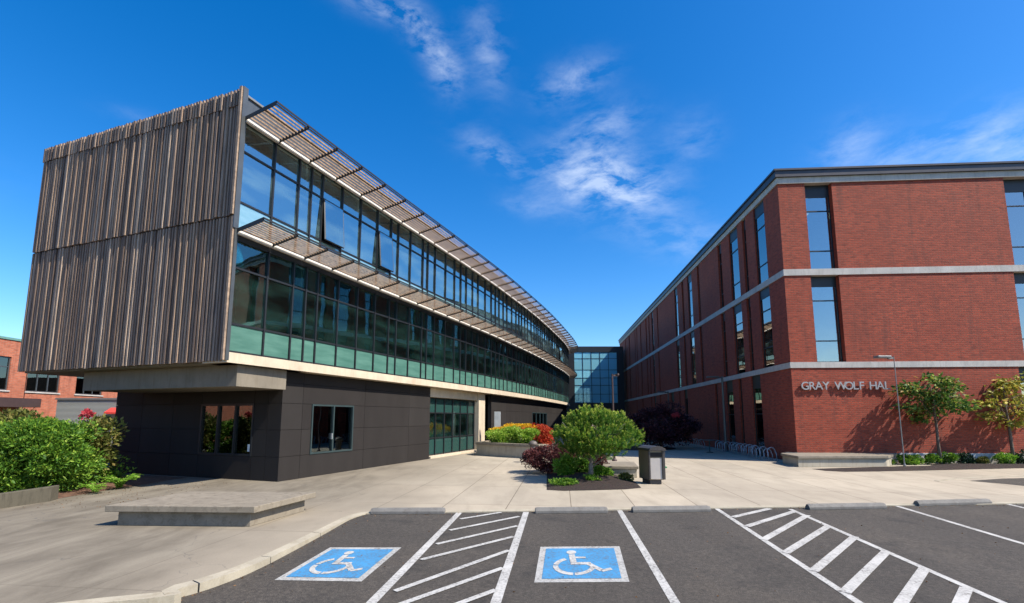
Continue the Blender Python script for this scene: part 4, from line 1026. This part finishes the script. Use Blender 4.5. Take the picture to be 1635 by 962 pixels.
# bike racks
def rack_unit(n=5):
    e = empty('bike_rack', (0, 0, 0), 'galvanised hoop bike rack', 'bike rack', 'galvanised bike racks along the brick wall')
    L_ = .36*(n-1)+.3
    for y in (-.22, .22): MB().tube([(-.15, y, .03), (L_-.15, y, .03)], .022, 6).build('rail', 'galvanised', e)
    for k in range(n):
        x = k*.36; h = .46 if k % 2 else .56; pts = [(x, -.22, .03), (x+.03, -.23, h*.6)]
        for j in range(7): a = math.pi-j*math.pi/6; pts.append((x+.10, .20*math.cos(a)-.02, h*.75+.22*math.sin(a)))
        pts += [(x+.03, .2, h*.6), (x, .22, .03)]; MB().tube(pts, .024, 7).build('hoop', 'galvanised', e, smooth=True)
    return e
rk = rack_unit(); ra = math.atan2(SD.y, SD.x)
rl = ['nearest to the concrete corner bench', 'second from the corner bench', 'third from the corner bench', 'last of the near row, beside the dark street lamp', 'first beyond the dark street lamp', 'second beyond the dark street lamp', 'third beyond the dark street lamp', 'farthest away beside the maroon tree']
for k in range(8):
    u = .9+k*1.95+(1.4 if k > 3 else 0)
    p = W0+SD*u+SN*(.75 if k < 4 else 1.3+.55*(k-4))
    lab = 'galvanised hoop bike rack '+rl[k]
    if k == 0: rk.location = (p.x, p.y, .005); rk.rotation_euler = (0, 0, ra+.1); rk['label'] = lab
    else: copy_thing(rk, (p.x, p.y, .005), ra+random.uniform(-.12, .12)+(.25 if k > 3 else 0), lab)
tag(MB().lathe((12.1, 29.6, 0), [(.2, 0), (.2, .03), (.03, .06), (.03, .72), (.5, .74), (.5, .77)], 20).build('cafe_table', 'teal_steel'), 'small round grey table between the bike racks by the dark lamp', 'table')

# ================================================================== VEGETATION
# pine
T = empty('pine_tree', (2.62, 16.2, .1), 'round topped green pine with yellow tips in a mulch bed', 'tree')
mb = limbs(MB(), (2.62, 16.2, .05), (2.75, 16.25, 1.9), .075, ((2.8, 16.25, 1.55), (1.35, 1.2, .8)), 22, 3, .22); mb.build('trunk', 'pale_bark', T, smooth=True)
def pine_crown():
    g = np.random.default_rng(5); C = []; 
    lum = []
    for k in range(95):
        u = g.normal(size=3); u /= np.linalg.norm(u); u[2] = u[2] if u[2] > -.8 else -.6
        r_ = .72+.28*g.random(); prof = 1.0 if u[2] > 0 else .95
        lum.append(np.array([2.83, 16.25, 1.38])+u*np.array([1.25, 1.1, .80])*r_)
    P = []; D = []; TP = []; TD = []
    for c_ in lum:
        rad = .26+.16*g.random()
        for t in range(16):
            w = g.normal(size=3); w /= np.linalg.norm(w); w[2] = abs(w[2])*1.0-.15; p = c_+w*rad*np.array([1, 1, .75])*(.6+.5*g.random()); dd = w*.8+np.array([0, 0, .9])+(c_-np.array([2.83, 16.25, 1.2]))*.35; dd /= np.linalg.norm(dd)
            for q in range(54):
                f_ = g.random(); P.append(p+dd*f_*.2); D.append(dd*(.35+.9*f_)+g.normal(size=3)*.5)
            for q in range(16): TP.append(p+dd*(.16+.07*g.random())); TD.append(dd*1.3+g.normal(size=3)*.45)
    # shoots that stick out of the top
    for k in range(46):
        a = g.random()*6.28; rr_ = math.sqrt(g.random())*1.1; base = np.array([2.85+math.cos(a)*rr_, 16.25+math.sin(a)*rr_, 1.45+.80*math.sqrt(max(0, 1-(rr_/1.3)**2))]); L_ = .12+.26*g.random(); dr = np.array([math.cos(a)*.15*rr_, math.sin(a)*.15*rr_, 1.0])
        for q in range(75):
            t = g.random(); (P if t < .6 else TP).append(base+dr*t*L_); (D if t < .6 else TD).append(dr*.6+g.normal(size=3)*.5)
    return np.array(P), np.array(D), np.array(TP), np.array(TD)
P, D, TP, TD = pine_crown(); leaf_mesh('crown', 'pine_needle', P, D, .08, .17, T, .1, .1); leaf_mesh('new_growth', 'pine_tip', TP, TD, .07, .2, T, .1, .1)
# young trees in front of the brick
def young(x, y, h, rx, mat, label, seed, zc, rz, n=2100):
    T = empty('young_tree', (x, y, .05), label, 'tree', 'young trees in the mulch bed'); 
    lean = .12
    mb = limbs(MB(), (x, y, .05), (x-.05, y-.02, h*.93), .06, ((x, y, zc), (rx, rx*.7, rz)), 16, seed, .48); mb.build('trunk', 'bark', T, smooth=True)
    g = np.random.default_rng(seed); P = []; D = []
    for k in range(25):
        a = g.random()*6.28; r_ = g.random()**.55; zz = g.uniform(-1, 1)
        c_ = np.array([x+math.cos(a)*r_*rx*math.sqrt(1-.55*zz*zz), y+math.sin(a)*r_*rx*.75*math.sqrt(1-.5*zz*zz), zc+zz*rz+.22*math.sin(a*3+seed)])
        if zz > .55: c_[:2] = np.array([x, y])+(c_[:2]-np.array([x, y]))*.65
        for q in range(n//26):
            w = g.normal(size=3)*np.array([.20, .20, .09]); P.append(c_+w); D.append(w*1.2+np.array([math.cos(a)*.5, math.sin(a)*.5, -.15]))
    leaf_mesh('crown', mat, np.array(P), np.array(D), .19, .55, T, .45, .5)
young(19.4, 21.95, 3.85, 1.28, 'young_leaf', 'young green tree left of the yellow one before the brick wall', 31, 3.05, .85)
young(22.75, 22.0, 3.9, 1.2, 'yellow_leaf', 'young yellowing tree at the right end of the mulch bed', 47, 2.95, .95, 1600)
# maroon maple
T = empty('maroon_maple', (8.9, 34.2, .1), 'dark maroon leaved maple in the shade beside the brick side wall', 'tree')
T.location = (10.4, 33.6, .1); ORG[T.name] = Vector((10.4, 33.6, .1))
limbs(MB(), (10.4, 33.6, .05), (10.5, 33.6, 2.3), .09, ((10.45, 33.6, 1.75), (2.1, 1.9, 1.2)), 14, 8, .2).build('trunk', 'bark', T, smooth=True)
P, D = blob_points((10.4, 33.6, 1.5), (2.45, 2.1, 1.65), 17000, 70, .28, .35, .1, 5); leaf_mesh('crown', 'maroon_leaf', P, D, .17, .45, T, .6)
P, D = blob_points((10.75, 31.5, 2.25), (.25, .22, .18), 260, 8, .5, .3, None, 6); tag(leaf_mesh('blossom_cluster', 'pink_flower', P, D, .1, .5), 'single bright coral blossom cluster in front of the maroon maple', 'flower')
def shrub(name, c_, rad, n, mat, size, label, cat='shrub', group=None, lumps=36, lr=.36, width=.5, seed=1, jit=.6, core=True):
    P, D = blob_points(c_, rad, n, lumps, lr, .45, .02, seed)
    o = leaf_mesh(name, mat, P, D, size, width, None, jit); return tag(o, label, cat, group)
shrub('broadleaf_shrub', (-13.45, 13.75, .92), (1.62, 1.35, 1.2), 34000, 'shrub_leaf', .10, 'large bright green leafy shrub above the low concrete wall at far left', lumps=120, lr=.26, width=.42, seed=3)
shrub('broadleaf_shrub', (-16.2, 14.6, .95), (1.8, 1.4, 1.2), 9000, 'shrub_leaf', .13, 'green leafy shrub cut by the left edge of the picture', lumps=80, lr=.28, width=.42, seed=4)
shrub('flowering_shrub', (-16.6, 16.0, 1.45), (1.7, .8, .95), 5000, 'olive_leaf', .16, 'olive green shrub behind the big green shrub, left of the shed', lumps=40, seed=8)
shrub('flowering_shrub', (-13.0, 15.15, 1.3), (.6, .6, 1.0), 3600, 'olive_leaf', .14, 'tall loose yellow green shrub against the left end of the charcoal wall', lumps=30, seed=9)
P, D = blob_points((-13.35, 15.0, 2.22), (.16, .14, .13), 200, 6, .5, .3, None, 2); tag(leaf_mesh('rhododendron_bloom', 'pink_flower', P, D, .09, .6), 'single pink bloom at the top of the loose shrub behind', 'flower')
shrub('shade_shrub', (-13.6, 15.6, .4), (1.1, .8, .6), 2500, 'shrub_leaf', .1, 'low green shrub between the big shrub and the charcoal wall', lumps=30, seed=12)
# ferns
def fern(x, y, h, n, label, seed, mat='fern_leaf', z=.05):
    g = random.Random(seed); P = []; D = []
    for k in range(n):
        a = g.uniform(0, 6.28); L_ = h*g.uniform(.8, 1.3); hx, hy = math.cos(a), math.sin(a)
        for j in range(26):
            t = j/26; r_ = L_*.75*t; zz = z+L_*(1.15*t-.75*t*t)
            for sgn in (-1, 1):
                P.append((x+hx*r_, y+hy*r_, zz)); D.append((-hy*sgn*1.0+hx*.5, hx*sgn+hy*.5, .25-t*.4))
    return tag(leaf_mesh('fern', mat, np.array(P), np.array(D), .13*h/.5*.55, .3, None, .12, .1), label, 'fern', 'bright ferns in the left bed')
fern(-11.75, 14.6, .62, 22, 'bright yellow green fern nearest to the charcoal wall', 1); fern(-11.75, 13.75, .42, 16, 'green fern at the right foot of the big shrub', 2); fern(-12.7, 15.6, .38, 14, 'smaller fern behind the bright yellow green one', 3, 'olive_leaf')
fern(-11.55, 13.6, .25, 9, 'tiny fern at the edge of the brown mulch', 4)
# planter planting
PG = 'shrubs in the curved planter'
shrub('lime_shrub', (-.35, 27.6, .98), (1.15, 1.0, .62), 9000, 'lime_leaf', .10, 'rounded lime green shrub at the left of the planter', group=PG, lumps=60, lr=.3, seed=14)
shrub('lime_shrub', (.95, 26.9, .95), (.85, .9, .58), 6000, 'lime_leaf', .10, 'lime green shrub at the right of the planter beside the red one', group=PG, lumps=50, lr=.3, seed=15)
shrub('yellow_flowers', (.35, 29.5, 1.38), (1.7, .8, .42), 5000, 'flower_yellow', .09, 'band of yellow flowers behind the lime shrubs in the planter', 'flowers', lumps=60, lr=.22, seed=16)
shrub('coral_shrub', (1.65, 29.3, 1.35), (.75, .7, .4), 2600, 'red_leaf', .09, 'coral red shrub behind the yellow flowers', group=PG, lumps=30, seed=17)
shrub('coral_shrub', (.75, 28.4, 1.3), (.5, .5, .25), 1400, 'red_leaf', .08, 'small coral shrub among the yellow flowers', group=PG, lumps=20, seed=18)
shrub('red_shrub', (1.75, 25.9, 1.0), (.48, .5, .62), 3200, 'red_leaf', .10, 'bright red leaved shrub between the planter and the pine', lumps=30, seed=19)
shrub('barberry', (1.4, 18.7, .52), (1.05, .85, .58), 11000, 'barberry_leaf', .075, 'dark maroon barberry bush left of the pine trunk', group='maroon barberries round the pine', lumps=60, lr=.3, seed=20)
shrub('barberry', (2.5, 19.6, .55), (.95, .8, .6), 7000, 'barberry_leaf', .075, 'maroon barberry bush right behind the pine trunk', group='maroon barberries round the pine', lumps=50, lr=.3, seed=21)
shrub('barberry', (3.15, 18.4, .42), (.5, .45, .4), 2600, 'barberry_leaf', .07, 'small reddish barberry at the left end of the block bench', group='maroon barberries round the pine', lumps=30, lr=.3, seed=22)
shrub('perennial', (1.95, 17.4, .35), (.42, .36, .4), 2200, 'fern_leaf', .12, 'bright green leafy perennial in front of the maroon barberry', 'plant', 'small green plants under the pine', 26, seed=23, width=.35)
shrub('perennial', (2.55, 17.9, .3), (.5, .3, .32), 1800, 'shrub_leaf', .1, 'dark green perennial directly behind the pine trunk', 'plant', 'small green plants under the pine', 26, seed=24)
shrub('perennial', (3.15, 16.9, .22), (.36, .25, .22), 1700, 'fern_leaf', .10, 'light green perennial before the block bench', 'plant', 'small green plants under the pine', 26, seed=25)
shrub('perennial', (3.75, 16.2, .14), (.25, .2, .14), 500, 'olive_leaf', .09, 'small olive plant at the right end of the pine bed', 'plant', 'small green plants under the pine', 16, seed=26)
shrub('perennial', (1.6, 15.1, .1), (.5, .3, .13), 1100, 'shrub_leaf', .07, 'low green ground plant at the front left of the pine bed', 'plant', 'small green plants under the pine', 20, seed=27)
shrub('perennial', (2.6, 15.8, .15), (.3, .22, .13), 600, 'shrub_leaf', .07, 'low green plant round the foot of the pine', 'plant', 'small green plants under the pine', 16, seed=28)
# plants in the bed before the brick wall
RP = [(1328, 742, .28, 'fern_leaf', 'leftmost plant in the bed before the corner bench'), (1347, 742, .26, 'fern_leaf', 'second plant from the left before the corner bench'), (1372, 742, .32, 'fern_leaf', 'third plant from the left before the corner bench'),
      (1392, 741, .3, 'fern_leaf', 'light green plant just left of the slim street lamp'), (1418, 740, .25, 'shrub_leaf', 'dark plant at the foot of the slim street lamp'), (1446, 738, .36, 'shrub_leaf', 'leafy plant between the street lamp and the green young tree'),
      (1462, 740, .3, 'fern_leaf', 'light plant just left of the green young tree trunk'), (1490, 738, .34, 'shrub_leaf', 'first plant right of the green young tree'), (1513, 738, .42, 'shrub_leaf', 'second plant right of the green young tree'),
      (1543, 737, .4, 'conifer_leaf', 'dark rounded plant midway between the young trees'), (1568, 737, .28, 'olive_leaf', 'low plant just left of the yellow young tree'), (1606, 737, .38, 'fern_leaf', 'pale leafy plant right of the yellow young tree'), (1632, 738, .5, 'conifer_leaf', 'dark bush at the right picture edge before the brick hall')]
for i, (px, py, r_, mt_, lab) in enumerate(RP):
    p = at(px, py); y = min(p.y, 22.0); x = (px-CX)/F*(y*math.cos(PITCH)-EYE*math.sin(PITCH))
    shrub('bed_plant', (x, y, r_*.55), (r_*1.05, r_*.8, r_*.75), int(1100), mt_, .10, lab, 'plant', 'plants in the bed before the brick front', 22, seed=60+i, width=.45)
# conifers across the car park (seen only as reflections in the window glass)
def conifer(x, y, h, label, seed):
    T = empty('conifer_tree', (x, y, -1), label, 'tree', 'conifers across the car park')
    MB().tube([(x, y, -1.5), (x, y, h*.95)], [.3, .04], 8).build('trunk', 'bark', T)
    g = np.random.default_rng(seed); n = 5000; t = g.random(n)**.7; a = g.random(n)*6.28; rr_ = (1-t)*h*.22*(.5+.5*g.random(n))*(1+.25*np.sin(t*h*4)); P = np.stack([x+np.cos(a)*rr_, y+np.sin(a)*rr_, t*h], 1)
    D = np.stack([np.cos(a), np.sin(a), -.2+0*a], 1); leaf_mesh('crown', 'conifer_leaf', P, D, .55, .5, T, .4)
conifer(47, -24, 12, 'tall dark conifer across the car park, the nearer one', 1); conifer(64, -21, 14, 'tall dark conifer across the car park, the farther one', 2); conifer(57, -30, 11, 'shorter dark conifer behind the other two', 3)

# leaf litter blown against the kerb and the bed edges: nobody could count it
g = np.random.default_rng(77); P = []
for i in range(len(el)-1):
    a, b = el[i], el[i+1]
    if a.x < -9 or a.x > 14: continue
    for q in range(int((b-a).length*16)):
        p = a.lerp(b, g.random()); n_ = nrm[i]; d = abs(g.normal())*.12+.02; x, y = p.x-n_.x*d, p.y-n_.y*d
        P.append((x, y, za(x, y)+.006))
for q in range(500):
    x, y = g.uniform(-13, -9), g.uniform(11.5, 16); P.append((x, y, .01 if y < 14 else .02))
for q in range(260):
    x, y = g.uniform(-9, 14), g.uniform(5.5, 10.5)
    if y < yedge(x)-.1 and x > -3.2: P.append((x, y, za(x, y)+.008))
P = np.array(P); D = g.normal(size=P.shape)*np.array([1, 1, .15]); D /= np.linalg.norm(D, axis=1, keepdims=True)
tag(leaf_mesh('leaf_litter', 'dry_leaf', P, D, .035, .5, None, .05), 'dry brown leaf litter along the kerb and bed edges', 'leaf litter', kind='stuff')
